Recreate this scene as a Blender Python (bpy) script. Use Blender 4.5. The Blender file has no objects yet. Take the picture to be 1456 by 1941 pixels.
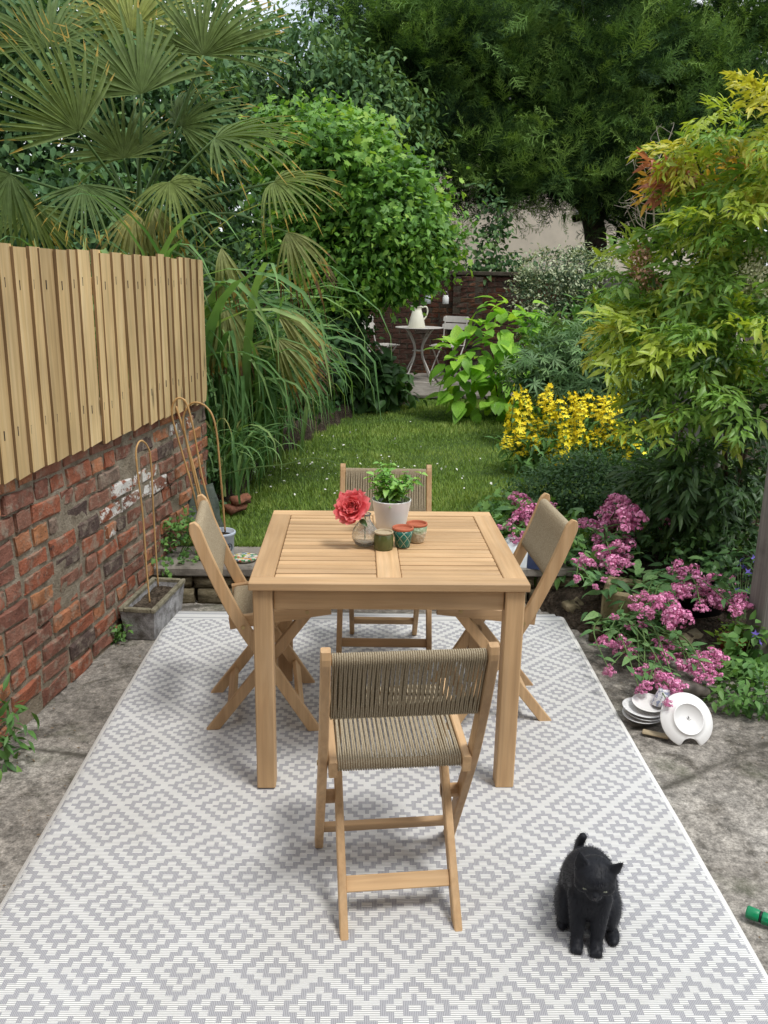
import bpy, bmesh, math, random
import numpy as np
from mathutils import Vector, Matrix
# ------------------------------------------------------------------ camera, sky, sun, exposure
SC = bpy.context.scene
COL = SC.collection
FPX, CAMH, PITCH, YAW, ROLL = 1636.3, 1.672, 0.2646, 0.0225, 0.0175      # measured from the photograph (1456 x 1941)
_f = np.array([math.sin(YAW)*math.cos(PITCH), math.cos(YAW)*math.cos(PITCH), -math.sin(PITCH)])
_r = np.array([math.cos(YAW), -math.sin(YAW), 0.0]); _d = np.cross(_f, _r)
_r2 = math.cos(ROLL)*_r - math.sin(ROLL)*_d; _d2 = math.cos(ROLL)*_d + math.sin(ROLL)*_r
cd = bpy.data.cameras.new('camera'); cam = bpy.data.objects.new('camera', cd); COL.objects.link(cam)
cam.matrix_world = Matrix(((_r2[0], -_d2[0], -_f[0], 0), (_r2[1], -_d2[1], -_f[1], 0), (_r2[2], -_d2[2], -_f[2], CAMH), (0, 0, 0, 1)))
cd.sensor_fit = 'VERTICAL'; cd.sensor_height = 36.0; cd.lens = 36.0*FPX/1941.0
cd.clip_start = 0.05; cd.clip_end = 2000
SC.camera = cam
SUN_EL, SUN_AZ = math.radians(65), math.radians(132)                      # azimuth clockwise from +Y: behind the camera, to the right
w = bpy.data.worlds.new('World'); SC.world = w; w.use_nodes = True
nt = w.node_tree; nt.nodes.clear()
_o = nt.nodes.new('ShaderNodeOutputWorld'); _mx = nt.nodes.new('ShaderNodeMixShader')
_b1 = nt.nodes.new('ShaderNodeBackground'); _b2 = nt.nodes.new('ShaderNodeBackground')
_sk = nt.nodes.new('ShaderNodeTexSky'); _sk.sky_type = 'NISHITA'; _sk.sun_disc = False
_sk.sun_elevation = SUN_EL; _sk.sun_rotation = SUN_AZ; _sk.dust_density = 2.0
_b1.inputs[1].default_value = 0.10
_b2.inputs[0].default_value = (0.93, 0.97, 1.0, 1); _b2.inputs[1].default_value = 0.80
_tc = nt.nodes.new('ShaderNodeTexCoord'); _ns = nt.nodes.new('ShaderNodeTexNoise'); _ns.inputs['Scale'].default_value = 2.6
_ns.inputs['Detail'].default_value = 6; _ns.inputs['Roughness'].default_value = 0.6
_rp = nt.nodes.new('ShaderNodeValToRGB'); _rp.color_ramp.elements[0].position = 0.36; _rp.color_ramp.elements[1].position = 0.52
_rp.color_ramp.elements[0].color = (0.25, 0.25, 0.25, 1)
L = nt.links.new
L(_sk.outputs[0], _b1.inputs[0]); L(_tc.outputs['Generated'], _ns.inputs[0]); L(_ns.outputs[0], _rp.inputs[0])
L(_rp.outputs[0], _mx.inputs[0]); L(_b1.outputs[0], _mx.inputs[1]); L(_b2.outputs[0], _mx.inputs[2]); L(_mx.outputs[0], _o.inputs[0])
sl = bpy.data.lights.new('sun', 'SUN'); sl.energy = 1.5; sl.angle = math.radians(14); sl.color = (1.0, 0.98, 0.94)
so = bpy.data.objects.new('sun', sl); COL.objects.link(so)
_sd = Vector((math.sin(SUN_AZ)*math.cos(SUN_EL), math.cos(SUN_AZ)*math.cos(SUN_EL), math.sin(SUN_EL)))
so.rotation_euler = (-_sd).to_track_quat('-Z', 'Y').to_euler(); so.location = (3, -4, 9)
SC.view_settings.view_transform = 'Standard'; SC.view_settings.look = 'None'
SC.view_settings.exposure = 0.76; SC.view_settings.gamma = 1.0; SC.view_settings.use_curve_mapping = False
SC.cycles.max_bounces = 6; SC.cycles.diffuse_bounces = 3; SC.cycles.glossy_bounces = 2
SC.cycles.transmission_bounces = 6; SC.cycles.transparent_max_bounces = 6
SC.cycles.use_denoising = True

# ------------------------------------------------------------------ helpers
RNG = np.random.default_rng(7); RND = random.Random(7)
def P(px, py, Y):
    """point at distance Y (metres ahead) under a photograph pixel"""
    d = _r2*((px-728)/FPX) + _d2*((py-970.5)/FPX) + _f
    t = Y/d[1]
    return np.array([d[0]*t, Y, CAMH+d[2]*t])
def PZ(px, py, z):
    d = _r2*((px-728)/FPX) + _d2*((py-970.5)/FPX) + _f
    t = (z-CAMH)/d[2]
    return np.array([d[0]*t, d[1]*t, z])
def nrm(a):
    a = np.asarray(a, float); return a/np.maximum(np.linalg.norm(a, axis=-1, keepdims=True), 1e-9)
def tag(o, label=None, cat=None, group=None, kind=None):
    if label: o['label'] = label
    if cat: o['category'] = cat
    if group: o['group'] = group
    if kind: o['kind'] = kind
    return o
def link(name, data, parent=None, mats=None):
    o = bpy.data.objects.new(name, data); COL.objects.link(o)
    if parent is not None: o.parent = parent
    if mats is not None and not data.materials:
        for m in (mats if isinstance(mats, (list, tuple)) else [mats]): data.materials.append(m)
    return o
def empty(name, loc=(0, 0, 0), rz=0.0, label=None, cat=None, group=None, kind=None):
    o = bpy.data.objects.new(name, None); COL.objects.link(o); o.empty_display_size = 0.1
    o.location = tuple(float(v) for v in loc); o.rotation_euler = (0, 0, rz)
    return tag(o, label, cat, group, kind)
def copy_tree(o, parent=None):
    c = o.copy(); COL.objects.link(c); c.parent = parent
    for ch in list(o.children): copy_tree(ch, c)
    return c
class G:
    """collects vertices and faces of one mesh"""
    def __init__(s): s.V = []; s.F = []; s.M = []; s.n = 0; s.A = []
    def add(s, V, F, m=0, a=None):
        V = np.asarray(V, float); s.V.append(V)
        s.F += [tuple(int(i)+s.n for i in f) for f in F]; s.M += [m]*len(F)
        s.A.append(np.zeros(len(V)) if a is None else np.broadcast_to(np.asarray(a, float), (len(V),)))
        s.n += len(V)
    def box(s, c, size, b=0.0, R=None, m=0):
        x, y, z = [v/2 for v in size]
        if b <= 0:
            V = np.array([(sx*x, sy*y, sz*z) for sx in (-1, 1) for sy in (-1, 1) for sz in (-1, 1)])
            F = [(0, 1, 3, 2), (4, 6, 7, 5), (0, 4, 5, 1), (2, 3, 7, 6), (0, 2, 6, 4), (1, 5, 7, 3)]
        else:
            bm = bmesh.new(); bmesh.ops.create_cube(bm, size=1.0)
            for v in bm.verts: v.co = Vector((v.co.x*2*x, v.co.y*2*y, v.co.z*2*z))
            bmesh.ops.bevel(bm, geom=bm.edges[:], offset=b, segments=1, affect='EDGES', profile=0.5)
            bm.verts.index_update(); V = np.array([v.co[:] for v in bm.verts]); F = [[v.index for v in f.verts] for f in bm.faces]; bm.free()
        if R is not None: V = V @ np.asarray(R).T
        s.add(V+np.asarray(c, float), F, m)
    def tube(s, pts, rad, n=8, m=0, cap=True, a=None):
        pts = np.asarray(pts, float); k = len(pts); rad = np.broadcast_to(np.asarray(rad, float), (k,))
        T = nrm(np.gradient(pts, axis=0)); up = np.array([0, 0, 1.0]) if abs(T[0, 2]) < 0.9 else np.array([1.0, 0, 0])
        V = []; u = nrm(np.cross(up, T[0]))
        for i in range(k):
            u = u-T[i]*np.dot(u, T[i]); u = nrm(u); v = np.cross(T[i], u)
            th = np.arange(n)*2*math.pi/n
            V.append(pts[i]+rad[i]*(np.cos(th)[:, None]*u+np.sin(th)[:, None]*v))
        V = np.concatenate(V); F = []
        for i in range(k-1):
            for j in range(n):
                q = (j+1) % n; F.append((i*n+j, i*n+q, (i+1)*n+q, (i+1)*n+j))
        if cap: F.append(tuple(range(n))[::-1]); F.append(tuple((k-1)*n+j for j in range(n)))
        s.add(V, F, m, None if a is None else np.repeat(np.broadcast_to(a, (k,)), n))
    def lathe(s, prof, n=32, c=(0, 0, 0), m=0, R=None, wob=None):
        prof = np.asarray(prof, float); k = len(prof); th = np.arange(n)*2*math.pi/n
        V = np.zeros((k, n, 3))
        for i, (r, z) in enumerate(prof):
            rr = r*(1+(wob(th, z) if wob else 0)); V[i, :, 0] = rr*np.cos(th); V[i, :, 1] = rr*np.sin(th); V[i, :, 2] = z
        V = V.reshape(-1, 3); F = [(i*n+j, i*n+(j+1) % n, (i+1)*n+(j+1) % n, (i+1)*n+j) for i in range(k-1) for j in range(n)]
        if prof[0][0] > 1e-4: F.append(tuple(range(n))[::-1])
        if prof[-1][0] > 1e-4: F.append(tuple((k-1)*n+j for j in range(n)))
        if R is not None: V = V @ np.asarray(R).T
        s.add(V+np.asarray(c, float), F, m)
    def mesh(s, name, smooth=False):
        me = bpy.data.meshes.new(name); V = np.concatenate(s.V) if s.V else np.zeros((0, 3))
        me.from_pydata(V.tolist(), [], s.F)
        if any(s.M): me.polygons.foreach_set('material_index', s.M)
        if smooth: me.polygons.foreach_set('use_smooth', [True]*len(s.F))
        A = np.concatenate(s.A)
        if A.any():
            at = me.attributes.new('var', 'FLOAT', 'POINT'); at.data.foreach_set('value', A.astype(np.float32))
        me.update(); return me
    def obj(s, name, mats, parent=None, smooth=False):
        return link(name, s.mesh(name, smooth), parent, mats)
def trimesh(name, V, F, var=None, smooth=False):
    """fast mesh from numpy triangles"""
    me = bpy.data.meshes.new(name); V = np.asarray(V, np.float32); F = np.asarray(F, np.int32)
    me.vertices.add(len(V)); me.vertices.foreach_set('co', V.ravel())
    me.loops.add(F.size); me.loops.foreach_set('vertex_index', F.ravel())
    me.polygons.add(len(F)); me.polygons.foreach_set('loop_start', np.arange(len(F), dtype=np.int32)*3)
    if smooth: me.polygons.foreach_set('use_smooth', np.ones(len(F), bool))
    if var is not None:
        at = me.attributes.new('var', 'FLOAT', 'POINT'); at.data.foreach_set('value', np.asarray(var, np.float32))
    me.update(calc_edges=True); me.validate(); return me
def rotz(a): c, s = math.cos(a), math.sin(a); return np.array([(c, -s, 0), (s, c, 0), (0, 0, 1.0)])
def rotx(a): c, s = math.cos(a), math.sin(a); return np.array([(1.0, 0, 0), (0, c, -s), (0, s, c)])
def roty(a): c, s = math.cos(a), math.sin(a); return np.array([(c, 0, s), (0, 1.0, 0), (-s, 0, c)])
def basis(d, n):
    """rotation matrices whose columns are side, along d, normal near n"""
    d = nrm(d); x = nrm(np.cross(d, n)); z = np.cross(x, d)
    return np.stack([x, d, z], axis=-1)
def place(o, pos, Rm=None, s=1.0):
    M = np.eye(4); M[:3, :3] = (np.eye(3) if Rm is None else Rm)*s; M[:3, 3] = pos
    o.matrix_world = Matrix(M.tolist()); return o
def local(o, pos, Rm=None, s=1.0):
    M = np.eye(4); M[:3, :3] = (np.eye(3) if Rm is None else Rm)*s; M[:3, 3] = pos
    o.matrix_local = Matrix(M.tolist()); return o

# ------------------------------------------------------------------ materials
def M(name, col=(0.5, 0.5, 0.5), rough=0.7, spec=0.3, metal=0.0):
    m = bpy.data.materials.new(name); m.use_nodes = True; b = m.node_tree.nodes['Principled BSDF']
    b.inputs['Base Color'].default_value = (*col, 1); b.inputs['Roughness'].default_value = rough
    b.inputs['Specular IOR Level'].default_value = spec; b.inputs['Metallic'].default_value = metal
    return m
class N:
    """small node builder"""
    def __init__(s, m): s.m = m; s.t = m.node_tree; s.b = s.t.nodes['Principled BSDF']; s.out = s.t.nodes['Material Output']
    def new(s, ty, **k):
        n = s.t.nodes.new(ty)
        for a, v in k.items(): setattr(n, a, v)
        return n
    def set(s, sock, v):
        if hasattr(v, 'is_output') or isinstance(v, bpy.types.NodeSocket): s.t.links.new(v, sock)
        elif isinstance(v, (tuple, list)) and len(v) == 3 and sock.type == 'RGBA': sock.default_value = (*v, 1)
        else: sock.default_value = v
    def math(s, op, a, b=0.0, c=0.0, clamp=False):
        n = s.new('ShaderNodeMath', operation=op, use_clamp=clamp)
        for i, v in enumerate((a, b, c)): s.set(n.inputs[i], v)
        return n.outputs[0]
    def coord(s, which='Object', scale=(1, 1, 1), rnd=False):
        c = s.new('ShaderNodeTexCoord').outputs[which]; mp = s.new('ShaderNodeMapping'); s.set(mp.inputs[0], c)
        mp.inputs['Scale'].default_value = scale
        if rnd:
            oi = s.new('ShaderNodeObjectInfo'); v = s.math('MULTIPLY', oi.outputs['Random'], 37.0)
            cx = s.new('ShaderNodeCombineXYZ'); 
            for i in range(3): s.set(cx.inputs[i], v)
            s.t.links.new(cx.outputs[0], mp.inputs['Location'])
        return mp.outputs[0]
    def noise(s, co, scale=5.0, detail=4.0, rough=0.55, dist=0.0):
        n = s.new('ShaderNodeTexNoise'); s.set(n.inputs['Vector'], co); n.inputs['Scale'].default_value = scale
        n.inputs['Detail'].default_value = detail; n.inputs['Roughness'].default_value = rough; n.inputs['Distortion'].default_value = dist
        return n.outputs[0]
    def vor(s, co, scale=5.0, out='Distance', feature='F1'):
        n = s.new('ShaderNodeTexVoronoi', feature=feature); s.set(n.inputs['Vector'], co); n.inputs['Scale'].default_value = scale
        return n.outputs[out]
    def ramp(s, f, stops, interp='LINEAR'):
        n = s.new('ShaderNodeValToRGB'); r = n.color_ramp; r.interpolation = interp
        while len(r.elements) < len(stops): r.elements.new(0.5)
        for e, (p, c) in zip(r.elements, stops):
            e.position = p; e.color = (*c, 1) if isinstance(c, (tuple, list)) else (c, c, c, 1)
        s.set(n.inputs[0], f); return n.outputs[0]
    def mix(s, f, a, b, mode='MIX'):
        n = s.new('ShaderNodeMix', data_type='RGBA', blend_type=mode)
        s.set(n.inputs[0], f); s.set(n.inputs[6], a); s.set(n.inputs[7], b); return n.outputs[2]
    def bump(s, h, strength=0.3, dist=0.01):
        n = s.new('ShaderNodeBump'); n.inputs['Strength'].default_value = strength; n.inputs['Distance'].default_value = dist
        s.set(n.inputs['Height'], h); s.t.links.new(n.outputs[0], s.b.inputs['Normal'])
    def rand(s): return s.new('ShaderNodeObjectInfo').outputs['Random']
    def attr(s, nm='var'): return s.new('ShaderNodeAttribute', attribute_name=nm).outputs['Fac']
    def color(s, c): s.set(s.b.inputs['Base Color'], c)
    def rough(s, r): s.set(s.b.inputs['Roughness'], r)
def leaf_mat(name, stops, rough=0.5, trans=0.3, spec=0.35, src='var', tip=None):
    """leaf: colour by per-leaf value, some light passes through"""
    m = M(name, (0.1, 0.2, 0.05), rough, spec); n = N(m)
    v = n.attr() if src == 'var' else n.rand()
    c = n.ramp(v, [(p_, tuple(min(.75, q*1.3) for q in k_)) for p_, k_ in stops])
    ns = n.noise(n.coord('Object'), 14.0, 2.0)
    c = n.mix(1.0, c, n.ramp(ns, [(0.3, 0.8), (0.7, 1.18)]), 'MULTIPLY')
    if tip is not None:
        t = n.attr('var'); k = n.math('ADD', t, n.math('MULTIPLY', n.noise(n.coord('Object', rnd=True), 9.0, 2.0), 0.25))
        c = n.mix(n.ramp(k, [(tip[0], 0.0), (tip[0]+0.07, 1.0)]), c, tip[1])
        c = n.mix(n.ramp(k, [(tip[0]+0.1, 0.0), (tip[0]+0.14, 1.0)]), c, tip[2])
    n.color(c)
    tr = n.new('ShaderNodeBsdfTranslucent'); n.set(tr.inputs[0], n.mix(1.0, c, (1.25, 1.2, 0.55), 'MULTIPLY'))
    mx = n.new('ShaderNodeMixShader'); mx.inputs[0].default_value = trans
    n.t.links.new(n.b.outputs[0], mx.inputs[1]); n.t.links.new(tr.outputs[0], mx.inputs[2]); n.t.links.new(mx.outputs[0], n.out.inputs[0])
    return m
def wood_mat(name, c1, c2, c3, axis, rough=0.55, fine=60, knots=0.0, dirt=0.0):
    m = M(name, c1, rough, 0.3); n = N(m)
    sc = [14.0, 14.0, 14.0]; sc[axis] = 0.9
    co = n.coord('Object', tuple(sc), rnd=True)
    g = n.noise(co, 2.2, 5.0, 0.6, 0.8); sc2 = [fine*1.0]*3; sc2[axis] = 2.0
    g2 = n.noise(n.coord('Object', tuple(sc2), rnd=True), 1.0, 3.0, 0.6)
    c = n.ramp(g, [(0.28, c2), (0.5, c1), (0.72, c3)])
    c = n.mix(0.35, c, n.ramp(g2, [(0.3, tuple(v*0.62 for v in c1)), (0.65, tuple(min(1, v*1.15) for v in c1))]))
    big = n.noise(n.coord('Object', rnd=True), 3.0, 2.0)
    c = n.mix(1.0, c, n.ramp(big, [(0.3, 0.86), (0.7, 1.1)]), 'MULTIPLY')
    c = n.mix(1.0, c, n.ramp(n.rand(), [(0.0, (0.78, 0.75, 0.72)), (0.5, (1.0, 0.98, 0.95)), (1.0, (1.12, 1.11, 1.09))]), 'MULTIPLY')
    if knots:
        sk = [7.0]*3; sk[axis] = 2.6
        v = n.vor(n.coord('Object', tuple(sk), rnd=True), 0.75)
        c = n.mix(n.ramp(v, [(0.05, 1.0), (0.14, 0.0)]), c, tuple(k*0.35 for k in c1))
    if dirt:
        d = n.noise(n.coord('Object', rnd=True), 6.0, 6.0, 0.7)
        c = n.mix(n.math('MULTIPLY', n.ramp(d, [(0.5, 0.0), (0.7, 1.0)]), dirt), c, (0.03, 0.03, 0.025))
    n.color(c); n.bump(g2, 0.25, 0.002); return m
WT = ((0.54, 0.355, 0.19), (0.44, 0.265, 0.13), (0.62, 0.43, 0.255))
WOODX = wood_mat('acacia_wood_x', *WT, 0); WOODY = wood_mat('acacia_wood_y', *WT, 1); WOODZ = wood_mat('acacia_wood_z', *WT, 2)
PINE = wood_mat('fence_pine', (0.64, 0.47, 0.24), (0.50, 0.34, 0.15), (0.72, 0.57, 0.34), 2, 0.7, 45, 1.0)
EDGEBROWN = wood_mat('brown_board_edge', (0.23, 0.15, 0.075), (0.15, 0.095, 0.045), (0.30, 0.20, 0.11), 2, 0.85, 60)  # darker brown for the near edge face of each fence board
GREYWOOD = wood_mat('weathered_wood', (0.26, 0.245, 0.23), (0.15, 0.14, 0.13), (0.36, 0.345, 0.325), 2, 0.85, 70, 0.5, 0.4)

def cord_material():
    m = M('beige_cord', (0.34, 0.28, 0.185), 0.8, 0.2); n = N(m)
    g = n.noise(n.coord('Object'), 260.0, 2.0)
    n.color(n.ramp(g, [(0.3, (0.27, 0.215, 0.135)), (0.7, (0.42, 0.355, 0.25))])); n.bump(g, 0.5, 0.001); return m
CORD = cord_material()
BRASS = M('brass_bolt', (0.45, 0.33, 0.16), 0.35, 0.5, 1.0)

def rug_material():
    m = M('woven_rug', (0.8, 0.8, 0.78), 0.9, 0.15); n = N(m)
    sp = n.new('ShaderNodeSeparateXYZ'); n.set(sp.inputs[0], n.coord('Object'))
    U, V = n.math('DIVIDE', sp.outputs[0], 0.0190), n.math('DIVIDE', sp.outputs[1], 0.01925)
    def fold(a): return n.math('ABSOLUTE', n.math('SUBTRACT', n.math('FLOORED_MODULO', n.math('ADD', a, 6.0), 12.0), 6.0))
    u, v = fold(U), fold(V)
    far = n.math('GREATER_THAN', n.math('ADD', u, v), 6.0)
    def refl(a): return n.math('ADD', a, n.math('MULTIPLY', far, n.math('SUBTRACT', 6.0, n.math('MULTIPLY', a, 2.0))))
    u, v = refl(u), refl(v)
    def rect(u0, u1, v0, v1):
        a = n.math('LESS_THAN', n.math('ABSOLUTE', n.math('SUBTRACT', u, (u0+u1)/2)), (u1-u0)/2)
        b = n.math('LESS_THAN', n.math('ABSOLUTE', n.math('SUBTRACT', v, (v0+v1)/2)), (v1-v0)/2)
        return n.math('MULTIPLY', a, b)
    ring = n.math('SUBTRACT', rect(-1.48, 1.48, -1.17, 1.17), rect(-0.76, 0.76, -0.50, 0.50))
    acc = ring
    for q in ((-.34, .34, 1.1, 2.2), (1.4, 2.35, -.32, .32), (-.1, 1.34, 3.42, 4.08), (.60, 2.3, 2.47, 3.13), (.60, 1.34, 3.0, 3.6),
              (1.60, 3.34, 1.50, 2.16), (1.60, 2.3, 2.0, 2.7), (2.60, 4.34, .60, 1.25), (2.60, 3.34, 1.1, 1.7), (3.60, 4.34, -.1, .8),
              (-.34, .34, 3.9, 4.9), (4.2, 5.35, -.32, .32)):
        acc = n.math('MAXIMUM', acc, rect(*q))
    # plain band with two thin stripes towards the ends
    ey = n.math('SUBTRACT', 1.45, n.math('ABSOLUTE', sp.outputs[1]))
    ex = n.math('SUBTRACT', 1.0, n.math('ABSOLUTE', sp.outputs[0]))
    inside = n.math('MULTIPLY', n.math('GREATER_THAN', ey, 0.105), n.math('GREATER_THAN', ex, 0.014))
    acc = n.math('MULTIPLY', acc, inside)
    def stripe(c, h): return n.math('LESS_THAN', n.math('ABSOLUTE', n.math('SUBTRACT', ey, c)), h)
    acc = n.math('MAXIMUM', acc, n.math('MAXIMUM', stripe(0.034, 0.008), stripe(0.088, 0.005)))
    rib = n.math('SINE', n.math('MULTIPLY', sp.outputs[1], 2*math.pi/0.0062))
    warp = n.math('SINE', n.math('MULTIPLY', sp.outputs[0], 2*math.pi/0.0042))
    nz = n.noise(n.coord('Object'), 240.0, 2.0)
    white = n.mix(n.ramp(n.math('ADD', rib, n.math('MULTIPLY', nz, 0.5)), [(0.0, 1.0), (0.35, 0.0)]), (0.84, 0.84, 0.825), (0.46, 0.46, 0.455))
    grey = n.mix(n.ramp(n.math('ADD', warp, nz), [(0.2, 0.0), (0.9, 1.0)]), (0.315, 0.315, 0.34), (0.48, 0.48, 0.50))
    c = n.mix(acc, white, grey)
    edge = n.math('LESS_THAN', ex, 0.011)
    c = n.mix(edge, c, (0.83, 0.82, 0.79))
    big = n.noise(n.coord('Object'), 1.7, 5.0, 0.65)
    c = n.mix(1.0, c, n.ramp(big, [(0.3, (0.9, 0.89, 0.87)), (0.65, 1.0)]), 'MULTIPLY')
    sv = n.vor(n.coord('Object'), 26.0)
    c = n.mix(n.math('MULTIPLY', n.ramp(sv, [(0.025, 1.0), (0.04, 0.0)]), 0.55), c, (0.12, 0.1, 0.09))
    n.color(c); n.bump(n.math('ADD', n.math('MULTIPLY', rib, n.math('SUBTRACT', 1.0, acc)), n.math('MULTIPLY', warp, n.math('MULTIPLY', acc, 0.5))), 0.6, 0.0015)
    return m
def concrete_material():
    m = M('old_concrete', (0.2, 0.18, 0.15), 0.9, 0.2); n = N(m); co = n.coord('Object')
    a = n.noise(co, 1.3, 8.0, 0.62, 0.4); b = n.noise(co, 38.0, 4.0, 0.7); d = n.noise(co, 4.5, 6.0, 0.65, 1.0)
    c = n.ramp(a, [(0.30, (0.11, 0.098, 0.083)), (0.46, (0.21, 0.19, 0.165)), (0.62, (0.29, 0.268, 0.237)), (0.78, (0.36, 0.34, 0.31))])
    c = n.mix(n.ramp(d, [(0.52, 0.0), (0.66, 0.85)]), c, (0.085, 0.075, 0.06))
    c = n.mix(1.0, c, n.ramp(b, [(0.28, 0.45), (0.5, 1.0), (0.72, 1.6)]), 'MULTIPLY'); b2 = n.noise(co, 130.0, 3.0, 0.7); c = n.mix(1.0, c, n.ramp(b2, [(0.3, 0.6), (0.7, 1.4)]), 'MULTIPLY')
    b3 = n.noise(co, 13.0, 6.0, 0.7, 0.6); c = n.mix(1.0, c, n.ramp(b3, [(0.32, 0.62), (0.5, 1.0), (0.66, 1.28)]), 'MULTIPLY')
    g = n.noise(co, 2.3, 5.0, 0.6)
    c = n.mix(n.ramp(g, [(0.56, 0.0), (0.68, 0.35)]), c, (0.10, 0.12, 0.055))
    sp = n.vor(co, 46.0); c = n.mix(n.ramp(sp, [(0.05, 0.8), (0.1, 0.0)]), c, (0.55, 0.52, 0.46))
    sp2 = n.vor(co, 75.0); c = n.mix(n.ramp(sp2, [(0.06, 0.8), (0.12, 0.0)]), c, (0.05, 0.045, 0.04))
    cr = n.vor(n.coord('Object', (1, 1, 1)), 0.9, 'Distance', 'DISTANCE_TO_EDGE')
    c = n.mix(n.ramp(n.math('ADD', cr, n.math('MULTIPLY', n.math('SUBTRACT', d, 0.5), 0.05)), [(0.0, 0.8), (0.012, 0.0)]), c, (0.05, 0.045, 0.035))
    n.color(c); n.bump(n.math('ADD', b, n.math('MULTIPLY', sp, 0.4)), 0.7, 0.006); return m
def soil_material(name='soil', k=1.0):
    m = M(name, (0.05, 0.038, 0.028), 0.95, 0.1); n = N(m); co = n.coord('Object')
    a = n.noise(co, 30.0, 6.0, 0.7); v = n.vor(co, 55.0)
    c = n.ramp(a, [(0.3, (0.022*k, 0.017*k, 0.012*k)), (0.55, (0.065*k, 0.05*k, 0.037*k)), (0.8, (0.15*k, 0.12*k, 0.09*k))])
    c = n.mix(n.ramp(v, [(0.05, 0.7), (0.12, 0.0)]), c, (0.3, 0.26, 0.2))
    n.color(c); n.bump(n.math('ADD', a, v), 1.0, 0.02); return m
def lawn_material():
    m = M('lawn_turf', (0.06, 0.12, 0.03), 0.9, 0.1); n = N(m); co = n.coord('Object')
    a = n.noise(co, 2.0, 5.0, 0.6); b = n.noise(co, 60.0, 3.0, 0.7)
    c = n.ramp(a, [(0.3, (0.06, 0.10, 0.028)), (0.7, (0.12, 0.18, 0.05))])
    c = n.mix(0.5, c, n.ramp(b, [(0.3, (0.02, 0.035, 0.01)), (0.7, (0.11, 0.19, 0.05))])); n.color(c); n.bump(b, 1.0, 0.02); return m
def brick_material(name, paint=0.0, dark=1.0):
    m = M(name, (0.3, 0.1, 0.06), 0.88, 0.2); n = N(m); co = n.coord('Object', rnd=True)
    r = n.rand(); k = dark
    base = n.ramp(r, [(0.0, (0.33*k, 0.115*k, 0.065*k)), (0.2, (0.23*k, 0.10*k, 0.07*k)), (0.4, (0.39*k, 0.165*k, 0.085*k)), (0.55, (0.27*k, 0.13*k, 0.09*k)), (0.68, (0.11*k, 0.075*k, 0.065*k)), (0.75, (0.43*k, 0.19*k, 0.09*k)), (0.84, (0.24*k, 0.17*k, 0.13*k)), (0.92, (0.30*k, 0.13*k, 0.085*k))], 'CONSTANT')
    a = n.noise(co, 9.0, 7.0, 0.68, 0.5); b = n.noise(co, 60.0, 4.0, 0.7)
    c = n.mix(1.0, base, n.ramp(a, [(0.3, 0.6), (0.55, 1.0), (0.75, 1.35)]), 'MULTIPLY')
    c = n.mix(n.ramp(n.noise(co, 15.0, 5.0, 0.7), [(0.50, 0.0), (0.66, 0.8)]), c, (0.30*k, 0.25*k, 0.19*k))
    c = n.mix(n.ramp(n.noise(co, 22.0, 5.0, 0.7), [(0.60, 0.0), (0.70, 0.8)]), c, (0.06, 0.05, 0.045))
    if paint:
        pn = n.noise(n.coord('Object', (9, 5, 9), rnd=True), 2.2, 9.0, 0.78, 0.6)
        c = n.mix(n.ramp(pn, [(0.52-paint*0.12, 0.0), (0.545-paint*0.12, 1.0)]), c, (0.66, 0.64, 0.60))
    sp_ = n.noise(co, 90.0, 3.0, 0.7); c = n.mix(n.ramp(sp_, [(0.66, 0.0), (0.72, 0.7)]), c, (0.45*k, 0.42*k, 0.36*k)); n.color(c); n.bump(n.math('ADD', a, b), 1.0, 0.009); return m
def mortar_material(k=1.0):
    m = M('lime_mortar' if k == 1.0 else 'shade_darkened_mortar', (0.3, 0.26, 0.2), 0.95, 0.1); n = N(m); co = n.coord('Object')
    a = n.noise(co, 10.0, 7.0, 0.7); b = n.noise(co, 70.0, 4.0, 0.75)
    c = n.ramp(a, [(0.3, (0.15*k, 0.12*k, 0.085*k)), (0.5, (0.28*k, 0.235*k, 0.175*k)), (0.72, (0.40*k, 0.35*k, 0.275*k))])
    c = n.mix(n.ramp(b, [(0.62, 0.0), (0.72, 0.8)]), c, (0.55*k, 0.52*k, 0.46*k)); c = n.mix(n.ramp(b, [(0.3, 0.8), (0.4, 0.0)]), c, (0.06, 0.05, 0.04))
    n.color(c); n.bump(n.math('ADD', a, b), 1.0, 0.012); return m
def stone_material(name, c1, c2, c3, sc=7.0):
    m = M(name, c1, 0.9, 0.2); n = N(m); co = n.coord('Object', rnd=True)
    a = n.noise(co, sc, 7.0, 0.65, 0.5); b = n.noise(co, sc*7, 4.0, 0.7)
    c = n.ramp(a, [(0.3, c2), (0.5, c1), (0.72, c3)]); c = n.mix(n.ramp(b, [(0.58, 0.0), (0.7, 0.7)]), c, tuple(v*0.4 for v in c2))
    c = n.mix(1.0, c, n.ramp(n.rand(), [(0.0, 0.8), (1.0, 1.2)]), 'MULTIPLY')
    n.color(c); n.bump(n.math('ADD', a, b), 0.8, 0.008); return m
def speckled(name, c, rough=0.5, k=0.25, sc=20.0, spec=0.35):
    m = M(name, c, rough, spec); n = N(m); a = n.noise(n.coord('Object'), sc, 6.0, 0.65)
    n.color(n.ramp(a, [(0.3, tuple(v*(1-k) for v in c)), (0.7, tuple(min(1, v*(1+k)) for v in c))])); n.bump(a, 0.15, 0.002); return m
RUG = rug_material(); CONC = concrete_material(); SOIL = soil_material(); LAWN = lawn_material()
BRICK = brick_material('old_red_brick'); BRICKP = brick_material('painted_red_brick', 0.15); BRICKPP = brick_material('whitewashed_brick', 0.55)
BRICKD = brick_material('shade_darkened_brick', 0, 0.27)  # brick colour darkened to stand in for tree shade on the back wall
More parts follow.
